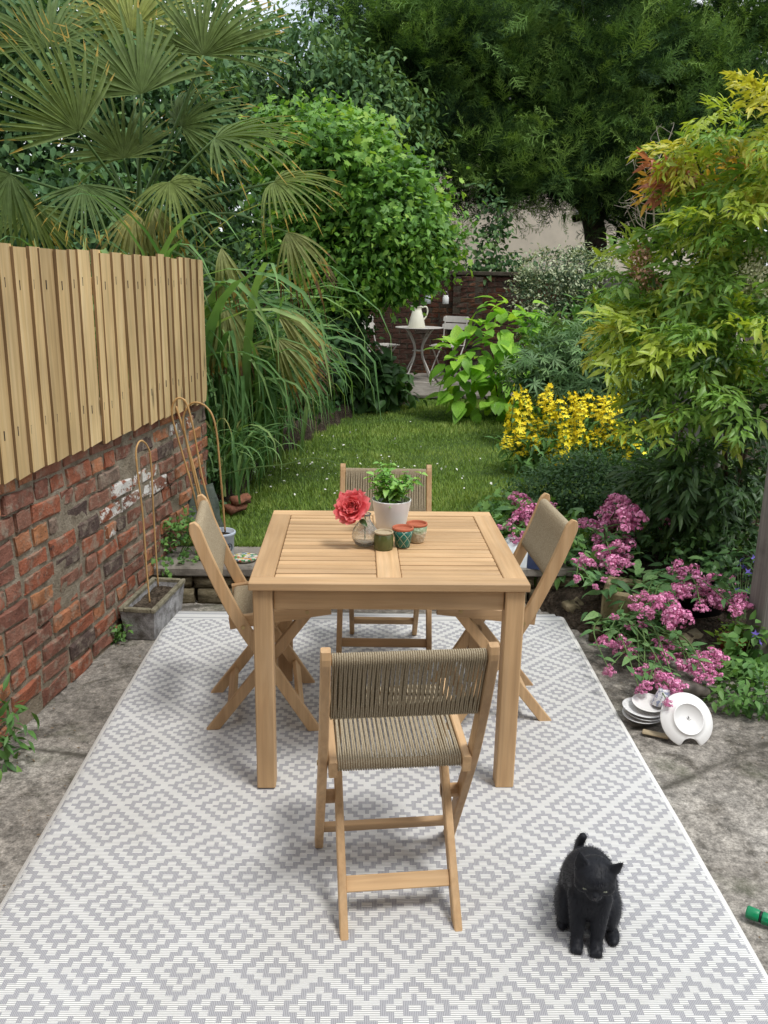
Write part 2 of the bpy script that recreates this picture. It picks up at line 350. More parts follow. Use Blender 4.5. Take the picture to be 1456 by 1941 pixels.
MORTAR = mortar_material(); MORTARD = mortar_material(0.25)  # second mortar carries the same tree shade in its colour
SANDSTONE = stone_material('mossy_sandstone', (0.17, 0.14, 0.085), (0.07, 0.06, 0.035), (0.29, 0.25, 0.17))
SLATE = stone_material('grey_paving', (0.20, 0.18, 0.155), (0.10, 0.09, 0.075), (0.30, 0.275, 0.24), 4.0)
TERRA = stone_material('terracotta_edging', (0.24, 0.10, 0.06), (0.12, 0.06, 0.04), (0.33, 0.17, 0.11))
RENDER = speckled('cream_render', (0.80, 0.71, 0.58), 0.9, 0.08, 3.0, 0.1)
WHITECER = speckled('white_ceramic', (0.80, 0.79, 0.77), 0.28, 0.02, 6.0, 0.5)
STEMG = speckled('green_stem', (0.10, 0.17, 0.05), 0.6, 0.3)
STEMB = speckled('brown_stem', (0.10, 0.07, 0.045), 0.9, 0.4)
BARK = stone_material('bark', (0.06, 0.045, 0.035), (0.025, 0.02, 0.016), (0.11, 0.085, 0.065), 16.0)

# ------------------------------------------------------------------ ground, patio, lawn, beds
def vnoise(x, y, seed=0, oct=4, f0=1.0):
    r = np.random.default_rng(seed); out = np.zeros_like(np.asarray(x, float)); a = 1.0; f = f0
    for _ in range(oct):
        for _k in range(3):
            th = r.uniform(0, 6.28); ph = r.uniform(0, 6.28); ff = f*r.uniform(0.7, 1.4)
            out = out + a*np.sin((np.cos(th)*x+np.sin(th)*y)*ff*6.28+ph)/3
        a *= 0.55; f *= 2.1
    return out
def sheet(name, xs, ys, zf, mats, smooth=True, keep=None):
    X, Y = np.meshgrid(xs, ys); Z = zf(X, Y); V = np.stack([X, Y, Z], -1).reshape(-1, 3); nx = len(xs)
    F = []
    for j in range(len(ys)-1):
        for i in range(nx-1):
            if keep is None or keep((xs[i]+xs[i+1])/2, (ys[j]+ys[j+1])/2):
                a = j*nx+i; F += [(a, a+1, a+nx+1), (a, a+nx+1, a+nx)]
    me = trimesh(name, V, F, None, smooth); return link(name, me, None, mats)
def lawn_z(x, y): return 0.20+0.010*np.clip(np.asarray(y, float)-4.6, 0, 8)
tag(sheet('ground', np.array([-600, 0, 600.]), np.array([-600, 0, 900.]), lambda X, Y: X*0-0.06, SOIL), kind='structure')
tag(sheet('patio', np.linspace(-4, 5.0, 91), np.linspace(-4, 4.34, 84), lambda X, Y: 0.004*vnoise(X, Y, 3, 3, 0.6)-0.006, CONC), kind='structure')
tag(sheet('lawn', np.linspace(-2.2, 3.2, 55), np.linspace(4.66, 10.6, 60), lambda X, Y: lawn_z(X, Y)+0.008*vnoise(X, Y, 5, 3, 0.5), LAWN), kind='structure')
# bed edge on the patio side: y of the edge for a given x
BEDX = [0.6, 0.93, 1.05, 1.25, 1.5, 1.8, 2.4, 5.0]; BEDY = [4.36, 4.26, 4.0, 3.78, 3.62, 3.42, 3.2, 3.1]
def bed_z(X, Y):
    e = np.interp(X, BEDX, BEDY); d = np.clip(Y-e, -0.3, 3)
    return np.where(d < 0, -0.03, 0.20*(1-np.exp(-d*2.0))+0.012)+0.018*vnoise(X, Y, 9, 4, 1.6)*(d > 0)
tag(sheet('flower_bed_soil', np.linspace(0.6, 5.0, 100), np.linspace(3.0, 13.2, 180), lambda X, Y: np.where((X < 1.35+0.05*(Y-4.6)) & (Y > 4.7), 0.1, bed_z(X, Y)), SOIL), kind='structure')
tag(sheet('back_bed_soil', np.linspace(-5, 0.75, 50), np.linspace(5.1, 13.2, 80), lambda X, Y: np.where((X > np.interp(Y, [5, 7, 9.3, 10, 13], [-0.95, -0.75, -0.1, 0.55, 0.6])), 0.05, 0.36)+0.02*vnoise(X, Y, 12, 3, 1.2), SOIL), kind='structure')
# bricks/blocks with rough faces (shared meshes)
def rough_block(name, L_, H_, D_, seed, nx=5, nz=3, j=0.004, rnd=0.006, crisp=False):
    """block seen from +X: length along y, height along z; rounded worn front face"""
    r = np.random.default_rng(seed); V = []; 
    for k in range(nz):
        for i in range(nx):
            y = ((0, .035, .5, .965, 1)[i]-0.5 if crisp else i/(nx-1)-0.5)*L_; z = ((0, .09, .91, 1)[k]-0.5 if crisp else k/(nz-1)-0.5)*H_; e = i in (0, nx-1) or k in (0, nz-1)
            V.append(((-rnd if e else 0)+r.normal(0, j*0.6), y+r.normal(0, j*0.5)-(np.sign(y)*rnd*0.4 if e else 0), z+r.normal(0, j*0.4)))
    F = [(k*nx+i, k*nx+i+1, (k+1)*nx+i+1, (k+1)*nx+i) for k in range(nz-1) for i in range(nx-1)]
    per = [i for i in range(nx)]+[k*nx+nx-1 for k in range(1, nz)]+[(nz-1)*nx+i for i in range(nx-2, -1, -1)]+[k*nx for k in range(nz-2, 0, -1)]
    b0 = len(V)
    for i in per: V.append((-D_, V[i][1]*1.0+np.sign(V[i][1])*0.001, V[i][2]))
    n = len(per)
    F += [(per[(q+1) % n], per[q], b0+q, b0+(q+1) % n) for q in range(n)]
    g = G(); g.add(V, F); me = g.mesh(name, not crisp)
    return me
CK = dict(nx=5, nz=4, j=0.0048, rnd=0.006, crisp=True)
STRETCH = [rough_block('brick', 0.216, 0.070, 0.05, 100+i, **CK) for i in range(9)]
HEADER = [rough_block('brick', 0.104, 0.070, 0.05, 200+i, **CK) for i in range(5)]
STRETCHP = [rough_block('brick', 0.216, 0.070, 0.05, 300+i, **CK) for i in range(3)]; HEADERP = [rough_block('brick', 0.104, 0.070, 0.05, 330+i, **CK) for i in range(2)]
STRETCHW = [rough_block('brick', 0.216, 0.070, 0.05, 360+i, **CK) for i in range(2)]
for q in STRETCH+HEADER: q.materials.append(BRICK)
for q in STRETCHP+HEADERP: q.materials.append(BRICKP)
for q in STRETCHW: q.materials.append(BRICKPP)
WK = 0.147; WA = -math.atan(WK); WY0 = 1.75
WORG = np.array([-1.728+WK*WY0, WY0, 0.0]); WR = rotz(WA); WLEN = 3.48; CH = 0.0822
wall = empty('brick_wall', WORG, WA, 'old red brick garden wall with crumbling mortar and white paint remains, below the new fence', 'wall')
def wallpt(l, z, x=0.0): return WORG+WR@np.array([x, l, z])
g = G(); ys = np.linspace(0, WLEN, 150); zs = np.linspace(-0.05, 0.985, 46)
Yg, Zg = np.meshgrid(ys, zs); Xg = -0.0085+0.0062*vnoise(Yg, Zg, 21, 4, 1.1)+0.003*vnoise(Yg, Zg, 22, 2, 9.0)
Vw = np.stack([Xg, Yg, Zg], -1).reshape(-1, 3); nn = len(ys)
Fw = [t for j in range(len(zs)-1) for i in range(nn-1) for t in ((j*nn+i, j*nn+i+1, (j+1)*nn+i+1), (j*nn+i, (j+1)*nn+i+1, (j+1)*nn+i))]
link('mortar', trimesh('mortar', Vw, Fw, None, True), wall, MORTAR)
g = G(); g.box((-0.13, WLEN/2, 0.465), (0.215, WLEN, 1.02), 0.0); g.obj('wall_core', MORTAR, wall)
rr = random.Random(5)
white_spots = [(2.05, 0.575), (2.28, 0.66), (2.6, 0.64), (3.05, 0.86)]
for c in range(12):
    z = 0.036+c*CH; y = -rr.choice([0.02, 0.08, 0.13, 0.19]); hdr = (c % 4 == 2)
    while y < WLEN-0.03:
        h = rr.random() < (0.75 if hdr else 0.22); Lb = 0.104 if h else 0.216
        if y+Lb > WLEN: Lb = 0.104; h = True
        yc = y+Lb/2
        if rr.random() > 0.045 and yc+Lb/2 <= WLEN+0.06 and yc > 0:
            dw = min([math.hypot((yc-a)/1.2, (z-b)*1.6) for a, b in white_spots])
            if dw < 0.075 and not h: me = rr.choice(STRETCHW)
            elif dw < 0.13: me = rr.choice(HEADERP if h else STRETCHP)
            else: me = rr.choice(HEADER if h else STRETCH)
            o = link('brick', me, wall); o.location = (rr.uniform(-0.006, 0.005), yc, z+0.004*math.sin(yc*3.1+c)+rr.uniform(-0.004, 0.004)); o.rotation_euler = (rr.uniform(-0.035, 0.035), rr.uniform(-0.03, 0.03), rr.uniform(-0.03, 0.03))
            o.scale = (1, rr.uniform(0.90, 1.01), rr.uniform(0.84, 1.03))
        y += Lb+rr.uniform(0.009, 0.02)
# fence on the wall
fence = empty('board_fence', WORG, WA, 'new yellow pine board fence standing on the old brick wall', 'fence')
def fence_board(seed):
    r = np.random.default_rng(seed); g = G(); W = 0.122; k = 6; V = []; top = 1.757+r.normal(0, 0.003); bot = 0.957+r.normal(0, 0.004); ph = r.uniform(0, 6); am = r.uniform(0, 0.0022)
    for i in range(k):
        t = i/(k-1); z = bot+(top-bot)*t; w_ = am*math.sin(ph+t*4)
        for (x, y) in ((0.0216, -W/2), (0.0335, -W/2+0.001), (0.0350, -W/2+0.004), (0.0212, W/2-0.002), (0.0205, W/2), (0.006, W/2)): V.append((x+0.6*w_, y+w_, z+(0.004*math.sin(seed) if i == 0 else 0)*(y/W)))
    F = [(i*6+j, i*6+(j+1) % 6, (i+1)*6+(j+1) % 6, (i+1)*6+j) for i in range(k-1) for j in range(6)]+[tuple(range(6))[::-1], tuple((k-1)*6+j for j in range(6))]
    g.add(V, F); g.M = [1 if (q < 5*6 and q % 6 == 0) else 0 for q in range(len(F))]; me = g.mesh('board'); me.materials.append(PINE); me.materials.append(EDGEBROWN); return me
FB = [fence_board(i) for i in range(9)]
g = G(); g.box((0, 0, 0), (0.004, 0.0045, 0.034), 0.001); g.box((0.0005, 0, 0.014), (0.004, 0.007, 0.007), 0.002); NAIL = g.mesh('nail_slot'); NAIL.materials.append(M('rusty_nail', (0.06, 0.045, 0.035), 0.7))
y = 0.06; i = 0
while y < WLEN-0.03:
    o = link('board', FB[(i*5+i//7) % 9], fence); o.location = (rr.uniform(0, 0.003), y, rr.uniform(-0.004, 0.006)); o.rotation_euler = (rr.uniform(-0.003, 0.003), 0, rr.uniform(-0.02, 0.02))
    sc = rr.choice([1.0, 1.08, 0.8, 0.92]); o.scale = (1, sc, 1)
    for zn in (1.63, 1.12):
        nl = link('nail_slot', NAIL, o); nl.location = (0.0318, -0.035+rr.uniform(-.012, .012), zn+rr.uniform(-.01, .01)); nl.rotation_euler = (0, 0, 0.12)
    y += 0.108*sc; i += 1
for z in (1.10, 1.62):
    g = G(); g.box((-0.022, WLEN/2, z), (0.04, WLEN, 0.07), 0.004); g.obj('rail', PINE, fence)
for yy in (0.1, 1.75, 3.40):
    g = G(); g.box((-0.092, yy, 1.33), (0.09, 0.09, 0.78), 0.004); g.obj('post', PINE, fence)
g = G(); g.box((-0.09, WLEN/2, 0.99), (0.17, WLEN, 0.03), 0.003); g.obj('cap_course', MORTAR, wall)

# step up to the lawn: coursed stone blocks, slab edging
step = empty('stone_step', (0, 4.3, 0), 0.02, 'low mossy sandstone step between the concrete patio and the lawn', 'step')
SB = [rough_block('stone_block', 1.0, 1.0, 1.0, 400+i, 6, 4, 0.02, 0.04) for i in range(5)]
for q in SB: q.materials.append(SANDSTONE)
for c, (z0, z1) in enumerate(((-0.02, 0.078), (0.084, 0.150))):
    x = -1.18+0.07*c
    while x < 0.95:
        Lb = rr.uniform(0.16, 0.30); o = link('stone_block', rr.choice(SB), step)
        o.rotation_euler = (0, 0, -math.pi/2+rr.uniform(-0.03, 0.03)); o.location = (x+Lb/2, rr.uniform(-0.008, 0.008), (z0+z1)/2); o.scale = (0.20, Lb-0.008, z1-z0); x += Lb+0.004
x = -1.19
while x < 0.9:
    Lb = rr.uniform(0.5, 0.72); g = G(); g.box((0, 0, 0), (Lb-0.01, 0.385, 0.05), 0.008); o = g.obj('coping_slab', SLATE, step)
    o.location = (x+Lb/2, 0.185+rr.uniform(-0.006, 0.006), 0.178); o.rotation_euler = (rr.uniform(-0.01, 0.01), rr.uniform(-0.008, 0.008), rr.uniform(-0.01, 0.01)); x += Lb
# paving at the end of the lawn
pav = empty('paving', (0, 0, 0), 0, None, None, None, 'structure')
for j in range(4):
    x = -0.35+0.2*(j % 2)
    while x < 2.2:
        Lb = rr.uniform(0.5, 0.8); g = G(); g.box((0, 0, 0), (Lb-0.02, 0.60, 0.05), 0.010); o = g.obj('paving_slab', SLATE, pav)
        o.location = (x+Lb/2, 10.75+j*0.62, 0.30+rr.uniform(-0.008, 0.008)); o.rotation_euler = (rr.uniform(-0.012, 0.012), rr.uniform(-0.012, 0.012), rr.uniform(-0.02, 0.02)); x += Lb
# curved terracotta edging of the raised bed
edge = empty('bed_edging', (0, 0, 0), 0, 'curved raised bed edging of terracotta bricks beside the lawn', 'edging')
EP = [PZ(a, b, 0.23) for a, b in ((405, 900), (440, 865), (470, 838), (510, 815), (550, 800), (585, 785), (603, 765), (600, 750))]
EPv = np.array(EP); seg = np.linalg.norm(np.diff(EPv, axis=0), axis=1); cum = np.concatenate([[0], np.cumsum(seg)])
def along(t): return np.array([np.interp(t, cum, EPv[:, k]) for k in range(3)])
EB = [rough_block('edging_brick', 0.2, 0.2, 0.09, 500+i, 5, 3, 0.006, 0.012) for i in range(4)]
for q in EB: q.materials.append(TERRA)
for c in range(2):
    t = 0.05+0.1*c
    while t < cum[-1]:
        p = along(t); d = nrm(along(t+0.05)-along(t-0.05)); o = link('edging_brick', rr.choice(EB), edge)
        o.location = (p[0], p[1], 0.27+0.085*c); o.rotation_euler = (rr.uniform(-.05, .05), rr.uniform(-.04, .04), math.atan2(-d[0], d[1])+rr.uniform(-.06, .06)); o.scale = (1, 1, 0.42); t += 0.215

# back garden wall
bw = empty('back_wall', (0, 13.0, 0.2), 0, 'tall brown brick wall behind the bistro set with dark top course', 'wall')
BWX0, BWX1 = -4.0, 5.0
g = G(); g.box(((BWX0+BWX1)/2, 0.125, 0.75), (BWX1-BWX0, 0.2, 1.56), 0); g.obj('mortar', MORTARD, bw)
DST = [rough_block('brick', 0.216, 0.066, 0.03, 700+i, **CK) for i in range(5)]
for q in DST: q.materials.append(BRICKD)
gs = []
for c in range(20):
    x = BWX0+(0.115 if c % 2 else 0.0)
    while x < BWX1-0.11:
        px_vis = 0.55 < x < 3.05; me = DST[rr.randrange(5)]
        if px_vis:
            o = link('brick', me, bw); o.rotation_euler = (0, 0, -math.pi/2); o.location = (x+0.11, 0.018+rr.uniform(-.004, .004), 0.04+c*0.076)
        else: gs.append((x+0.11, 0.04+c*0.076, me))
        x += 0.230
VV = []; FF = []; k0 = 0
for x, z, me in gs:
    v = np.array([q.co[:] for q in me.vertices]) @ rotz(-math.pi/2).T+np.array([x, 0.018, z]); VV.append(v)
    for pl in me.polygons: FF.append(tuple(i+k0 for i in pl.vertices))
    k0 += len(v)
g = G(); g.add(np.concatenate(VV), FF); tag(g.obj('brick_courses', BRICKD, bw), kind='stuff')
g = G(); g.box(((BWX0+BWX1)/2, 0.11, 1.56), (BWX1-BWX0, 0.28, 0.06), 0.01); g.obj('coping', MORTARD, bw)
# pier
for c in range(20):
    for q in range(2):
        if q == 1 and c % 2: continue
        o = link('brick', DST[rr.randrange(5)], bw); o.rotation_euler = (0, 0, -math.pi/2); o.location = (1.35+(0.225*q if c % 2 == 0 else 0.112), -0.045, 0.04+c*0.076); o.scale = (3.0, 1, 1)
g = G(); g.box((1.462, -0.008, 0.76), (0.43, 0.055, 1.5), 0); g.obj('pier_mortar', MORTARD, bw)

# weathered boundary fence on the far side of the flower bed
of = empty('weathered_fence', (2.75, 6.6, 0.0), -0.04, 'weathered grey board fence half hidden behind the flower bed shrubs', 'fence')
WB = []
for i in range(5):
    g = G(); g.box((0, 0, 0.85+0.01*i), (0.018, 0.135, 1.7), 0.002); me = g.mesh('board'); me.materials.append(GREYWOOD); WB.append(me)
for i in range(46):
    o = link('board', rr.choice(WB), of); o.location = (rr.uniform(-.004, .004)-(0.019 if i % 2 else 0), i*0.136, rr.uniform(-.02, .02)); o.rotation_euler = (rr.uniform(-.012, .012), 0, 0)
for z in (0.4, 1.62):
    g = G(); g.box((-0.055, 3.1, z), (0.05, 6.3, 0.09), 0.004); g.obj('rail', GREYWOOD, of)
post = empty('timber_post', (1.82, 3.60, 0.0), 0.12, 'weathered grey timber post beside the flower bed', 'post')
g = G(); g.box((0, 0, 0.80), (0.13, 0.13, 1.62), 0.006); g.obj('upright', GREYWOOD, post)
g = G(); g.box((0.02, -0.076, 0.82), (0.035, 0.022, 1.6), 0.003); g.obj('batten', GREYWOOD, post)
g = G(); g.box((0, 0, 1.625), (0.16, 0.16, 0.03), 0.006); g.obj('post_cap', GREYWOOD, post)

# cream house far behind the trees
HX0, HX1, HY, HH = -0.3, 9.5, 22.0, 5.6
house = empty('rendered_house', (0, HY, -0.05), 0, 'cream rendered house wall glimpsed behind the conifer', 'house')
g = G(); g.box(((HX0+HX1)/2, 3.0, HH/2), (HX1-HX0, 6.0, HH), 0); g.obj('wall', RENDER, house)
ROOF = stone_material('slate_roof', (0.10, 0.10, 0.11), (0.06, 0.06, 0.065), (0.15, 0.15, 0.16), 5.0)
g = G(); V = [(HX0-.3, -.4, HH), (HX1+.3, -.4, HH), (HX1+.3, 3, HH+2.4), (HX0-.3, 3, HH+2.4), (HX0-.3, 6.4, HH), (HX1+.3, 6.4, HH), (HX0-.3, -.4, HH+.14), (HX1+.3, -.4, HH+.14), (HX1+.3, 3, HH+2.54), (HX0-.3, 3, HH+2.54), (HX0-.3, 6.4, HH+.14), (HX1+.3, 6.4, HH+.14)]
g.add(V, [(6, 7, 8, 9), (9, 8, 11, 10), (0, 3, 2, 1), (3, 4, 5, 2), (0, 1, 7, 6), (4, 10, 11, 5), (0, 6, 9, 3), (3, 9, 10, 4), (1, 2, 8, 7), (2, 5, 11, 8)]); rf = g.obj('roof', ROOF, house)
g = G(); g.box((7.5, 3, HH+2.9), (0.8, 0.6, 1.4), 0.02); g.obj('chimney', RENDER, rf)
FRAME = M('white_frame', (0.75, 0.75, 0.73), 0.4); PANE = M('window_pane', (0.03, 0.035, 0.04), 0.08, 0.6)
for x, z in ((5.6, 1.2), (5.6, 3.9), (8.0, 3.9)):
    wn = empty('window', (x, 0, z)); wn.parent = house
    for dx, dz, sx, sz in ((-.55, 0, .08, 1.3), (.55, 0, .08, 1.3), (0, .61, 1.02, .08), (0, -.61, 1.02, .08), (0, 0, .05, 1.14)):
        g = G(); g.box((dx, -0.03, dz), (sx, 0.08, sz), 0.005); g.obj('frame', FRAME, wn)
    g = G(); g.box((0, -0.012, 0), (1.02, 0.02, 1.14), 0); g.obj('pane', PANE, wn)

# unseen house wall behind the camera, added to cut sky light on front faces
hs = empty('unseen_shading_house', (0, -2.5, -0.02), 0, 'unseen brick house wall added to shade the patio', 'house')
g = G(); g.box((0, -0.15, 3.4), (9.0, 0.3, 6.8), 0); g.obj('wall', BRICK, hs)  # wall of the added unseen house
g = G(); g.box((0, -0.3, 6.9), (9.4, 1.0, 0.2), 0.02); g.obj('unseen_eaves', GREYWOOD, hs)
g = G(); g.box((-0.2, 0.02, 1.05), (0.95, 0.06, 2.1), 0.01); dr = g.obj('unseen_door', GREYWOOD, hs)
g = G(); g.tube([(0.15, 0.06, 1.05), (0.15, 0.10, 1.05), (0.27, 0.10, 1.05)], 0.012, 8); g.obj('handle', BRASS, dr)
for x, z in ((2.2, 1.5), (-2.6, 1.5), (0.0, 4.6)):
    wn = empty('window', (x, 0, z)); wn.parent = hs  # window of the added unseen house
    for dx, dz, sx, sz in ((-.58, 0, .08, 1.3), (.58, 0, .08, 1.3), (0, .61, 1.08, .08), (0, -.61, 1.08, .08)):
        g = G(); g.box((dx, 0.03, dz), (sx, 0.08, sz), 0.005); g.obj('frame', FRAME, wn)
    g = G(); g.box((0, 0.012, 0), (1.08, 0.02, 1.14), 0); g.obj('pane', PANE, wn)

# ------------------------------------------------------------------ rug
RX, RY = -0.983+1.0, 4.148-1.45
xs = np.linspace(-1, 1, 61); ysr = np.linspace(-1.45, 1.45, 81); X, Y = np.meshgrid(xs, ysr)
Z = 0.010+0.0028*vnoise(X, Y, 31, 3, 0.8)+0.0022*vnoise(X, Y, 33, 2, 0.35)
xw = X+0.005*vnoise(X*0, Y, 35, 2, 0.45)*np.abs(X); V = np.stack([xw, Y, Z], -1).reshape(-1, 3); k = 61
F = [t for j in range(80) for i in range(60) for t in ((j*k+i, j*k+i+1, (j+1)*k+i+1), (j*k+i, (j+1)*k+i+1, (j+1)*k+i))]
per = list(range(k))+[j*k+k-1 for j in range(1, 81)]+[80*k+i for i in range(k-2, -1, -1)]+[j*k for j in range(79, 0, -1)]
b0 = len(V); Vb = V[per].copy(); Vb[:, 2] = 0.001; V = np.concatenate([V, Vb]); m_ = len(per)
for q in range(m_): F += [(per[(q+1) % m_], per[q], b0+q), (per[(q+1) % m_], b0+q, b0+(q+1) % m_)]
rug = link('rug', trimesh('rug', V, F, None, True), None, RUG); rug.location = (RX, RY, 0)
tag(rug, 'grey and white outdoor rug woven with stepped diamonds, under the dining set', 'rug')

# ------------------------------------------------------------------ dining table
tb = empty('dining_table', (0.075, 2.997, 0.009), 0.0132, 'square wooden slatted garden dining table standing on the rug', 'table')
TW, TD, TZ = 0.89, 0.88, 0.736; th = 0.026
def part(name, c, s, mat, parent, b=0.0025): g = G(); g.box((0, 0, 0), s, b); o = g.obj(name, mat, parent); o.location = c; return o
for sy in (-1, 1): part('top_rail', (0, sy*(TD/2-0.031), TZ-th/2), (TW, 0.062, th), WOODX, tb)
for sx in (-1, 1): part('top_rail', (sx*(TW/2-0.0375), 0, TZ-th/2), (0.075, TD-0.1255, th), WOODY, tb)
part('centre_rail', (0, 0, TZ-th/2), (0.078, TD-0.1255, th), WOODY, tb)
span = TW/2-0.075-0.039; ns = 17; pitch = (TD-0.124)/ns
g = G(); g.box((0, 0, 0), (span-0.003, pitch-0.0085, 0.018), 0.0025); sme = g.mesh('slat'); sme.materials.append(WOODX)
for sx in (-1, 1):
    for i in range(ns):
        o = link('slat', sme, tb); o.location = (sx*(0.039+span/2), -TD/2+0.062+pitch*(i+0.5), TZ-0.0118+rr.uniform(-.0008, .0008))
part('apron', (0, -TD/2+0.038, TZ-th-0.036), (TW-0.154, 0.022, 0.071), WOODX, tb); part('apron', (0, TD/2-0.038, TZ-th-0.036), (TW-0.154, 0.022, 0.071), WOODX, tb)
for sx in (-1, 1): part('apron', (sx*(TW/2-0.038), 0, TZ-th-0.036), (0.022, TD-0.154, 0.071), WOODY, tb)
for sy in (-0.2, 0.2): part('under_batten', (0, sy, TZ-th-0.015), (TW-0.10, 0.03, 0.025), WOODX, tb)
for sx in (-1, 1):
    for sy in (-1, 1): part('leg', (sx*(TW/2-0.043), sy*(TD/2-0.043), (TZ-th-0.001)/2), (0.062, 0.062, TZ-th-0.001), WOODZ, tb, 0.004)

# ------------------------------------------------------------------ folding chairs
def catmull(pts, n=8):
    p = np.asarray(pts, float); p = np.vstack([2*p[0]-p[1], p, 2*p[-1]-p[-2]]); out = []
    for i in range(1, len(p)-2):
        for t in np.linspace(0, 1, n, endpoint=False):
            a, b, c, d = p[i-1:i+3]; out.append(0.5*((2*b)+(-a+c)*t+(2*a-5*b+4*c-d)*t*t+(-a+3*b-3*c+d)*t**3))
    out.append(p[-2]); return np.array(out)
def planar_bar(path, width, thick, x, foot=True, round_top=True, ch=0.003):
    """flat bar following a path in the y-z plane"""
    path = np.asarray(path, float); T = nrm(np.gradient(path, axis=0)); Nn = np.stack([-T[:, 1], T[:, 0]], -1); V = []; k = len(path); h = thick/2; wd = width/2
    for i in range(k):
        f = 1.0
        if round_top and i == 0: f = 0.45
        if round_top and i == 1: f = 0.85
        for (a, b) in ((-h+ch, -wd*f), (h-ch, -wd*f), (h, -wd*f+ch), (h, wd*f-ch), (h-ch, wd*f), (-h+ch, wd*f), (-h, wd*f-ch), (-h, -wd*f+ch)):
            q = path[i]+Nn[i]*b
            if foot and i == k-1: q = q+T[i]*((0.0-q[1])/T[i][1])
            V.append((x+a, q[0], q[1]))
    F = [(i*8+j, i*8+(j+1) % 8, (i+1)*8+(j+1) % 8, (i+1)*8+j) for i in range(k-1) for j in range(8)]+[tuple(range(8))[::-1], tuple((k-1)*8+j for j in range(8))]
    g = G(); g.add(V, F); return g
def cord_panel(A, B, r, x0, x1, n, seed):
    """cord wound round two bars A and B (y, z)"""
    A = np.array(A); B = np.array(B); ax = nrm(B-A); nm = np.array([-ax[1], ax[0]]); r_ = np.random.default_rng(seed); cr = 0.0026; ns_ = 5
    Vs = []; Fs = []; k0 = 0
    for i in range(n):
        x = x0+(x1-x0)*(i+0.5)/n; sh = (0.0016 if i % 2 else -0.0016)*r_.uniform(0.3, 1.5); pts = []
        for a in np.linspace(math.pi/2, 3*math.pi/2, 6): pts.append((x, *(A+(r+cr)*(math.cos(a)*ax+math.sin(a)*nm))))
        Lm = 5
        for t in np.linspace(0, 1, Lm+2)[1:-1]: pts.append((x+sh*math.sin(t*math.pi), *(A+(B-A)*t-nm*(r+cr)*(1-0.25*math.sin(t*math.pi)))))
        for a in np.linspace(-math.pi/2, math.pi/2, 6): pts.append((x, *(B+(r+cr)*(math.cos(a)*ax+math.sin(a)*nm))))
        for t in np.linspace(1, 0, Lm+2)[1:-1]: pts.append((x-sh*math.sin(t*math.pi)+0.001, *(A+(B-A)*t+nm*(r+cr)*(1-0.25*math.sin(t*math.pi)))))
        p = np.array(pts); m_ = len(p); T = nrm(np.roll(p, -1, 0)-np.roll(p, 1, 0)); u = np.tile(np.array([1.0, 0, 0]), (m_, 1)); u = nrm(u-T*(u*T).sum(1, keepdims=True)); v = np.cross(T, u)
        th_ = np.arange(ns_)*2*math.pi/ns_
        V = p[:, None]+cr*(np.cos(th_)[None, :, None]*u[:, None]+np.sin(th_)[None, :, None]*v[:, None]); Vs.append(V.reshape(-1, 3))
        ii, jj = np.meshgrid(np.arange(m_), np.arange(ns_), indexing='ij'); a0 = k0+ii*ns_+jj; a1 = k0+ii*ns_+(jj+1) % ns_; b0_ = k0+((ii+1) % m_)*ns_+jj; b1 = k0+((ii+1) % m_)*ns_+(jj+1) % ns_
        Fs.append(np.stack([a0, a1, b1], -1).reshape(-1, 3)); Fs.append(np.stack([a0, b1, b0_], -1).reshape(-1, 3)); k0 += m_*ns_
    return trimesh('cord', np.concatenate(Vs), np.concatenate(Fs), None, True)
def make_chair():
    root = empty('folding_chair', (0, 0, 0.009), 0, None, 'chair', 'folding chairs round the dining table')
    stile = catmull([(-0.234, 0.826), (-0.196, 0.715), (-0.134, 0.565), (-0.068, 0.43), (0.06, 0.215), (0.19, 0.0)], 7)
    legp = np.array([(0.176, 0.468), (0.10, 0.371), (0.0, 0.244), (-0.10, 0.1165), (-0.192, 0.0)])
    for sx in (-1, 1):
        planar_bar(stile, 0.044, 0.024, sx*0.200).obj('back_leg', WOODZ, root)
        planar_bar(legp, 0.040, 0.022, sx*0.151, True, False).obj('front_leg', WOODZ, root)
        ra = np.array([(-0.118, 0.437), (-0.10, 0.439), (0.235, 0.480), (0.252, 0.482)]); planar_bar(ra, 0.046, 0.022, sx*0.1755, False, False).obj('seat_rail', WOODY, root)
        g = G(); g.tube([(sx*0.14, 0.036, 0.262), (sx*0.189, 0.036, 0.262)], 0.020, 10); g.obj('pivot_block', WOODZ, root)
        for (y, z, x) in ((-0.068, 0.432, 0.2125), (0.165, 0.472, 0.187)):
            g = G(); g.tube([(sx*(x-0.004), y, z), (sx*(x+0.0025), y, z)], 0.0075, 10); g.obj('bolt', BRASS, root)
    part('back_stretcher', (0, -0.119, 0.093), (0.282, 0.018, 0.042), WOODX, root).rotation_euler = (-0.67, 0, 0)
    part('front_stretcher', (0, 0.137, 0.092), (0.378, 0.018, 0.038), WOODX, root).rotation_euler = (0.54, 0, 0)
    for nm_, (y, z), r in (('top_bar', (-0.2185, 0.793), 0.013), ('lower_bar', (-0.1545, 0.622), 0.011)):
        g = G(); g.tube([(-0.189, y, z), (0.189, y, z)], r, 10); g.obj(nm_, WOODX, root)
    for (y, z) in ((-0.095, 0.440), (0.228, 0.479)):
        g = G(); g.tube([(-0.166, y, z), (0.166, y, z)], 0.013, 10); g.obj('seat_bar', WOODX, root)
    tag(link('back_cord', cord_panel((-0.2185, 0.793), (-0.1545, 0.622), 0.0125, -0.186, 0.186, 66, 3), root, CORD), kind='stuff')
    tag(link('seat_cord', cord_panel((-0.095, 0.440), (0.228, 0.479), 0.0125, -0.163, 0.163, 50, 4), root, CORD), kind='stuff')
    return root
ch0 = make_chair()
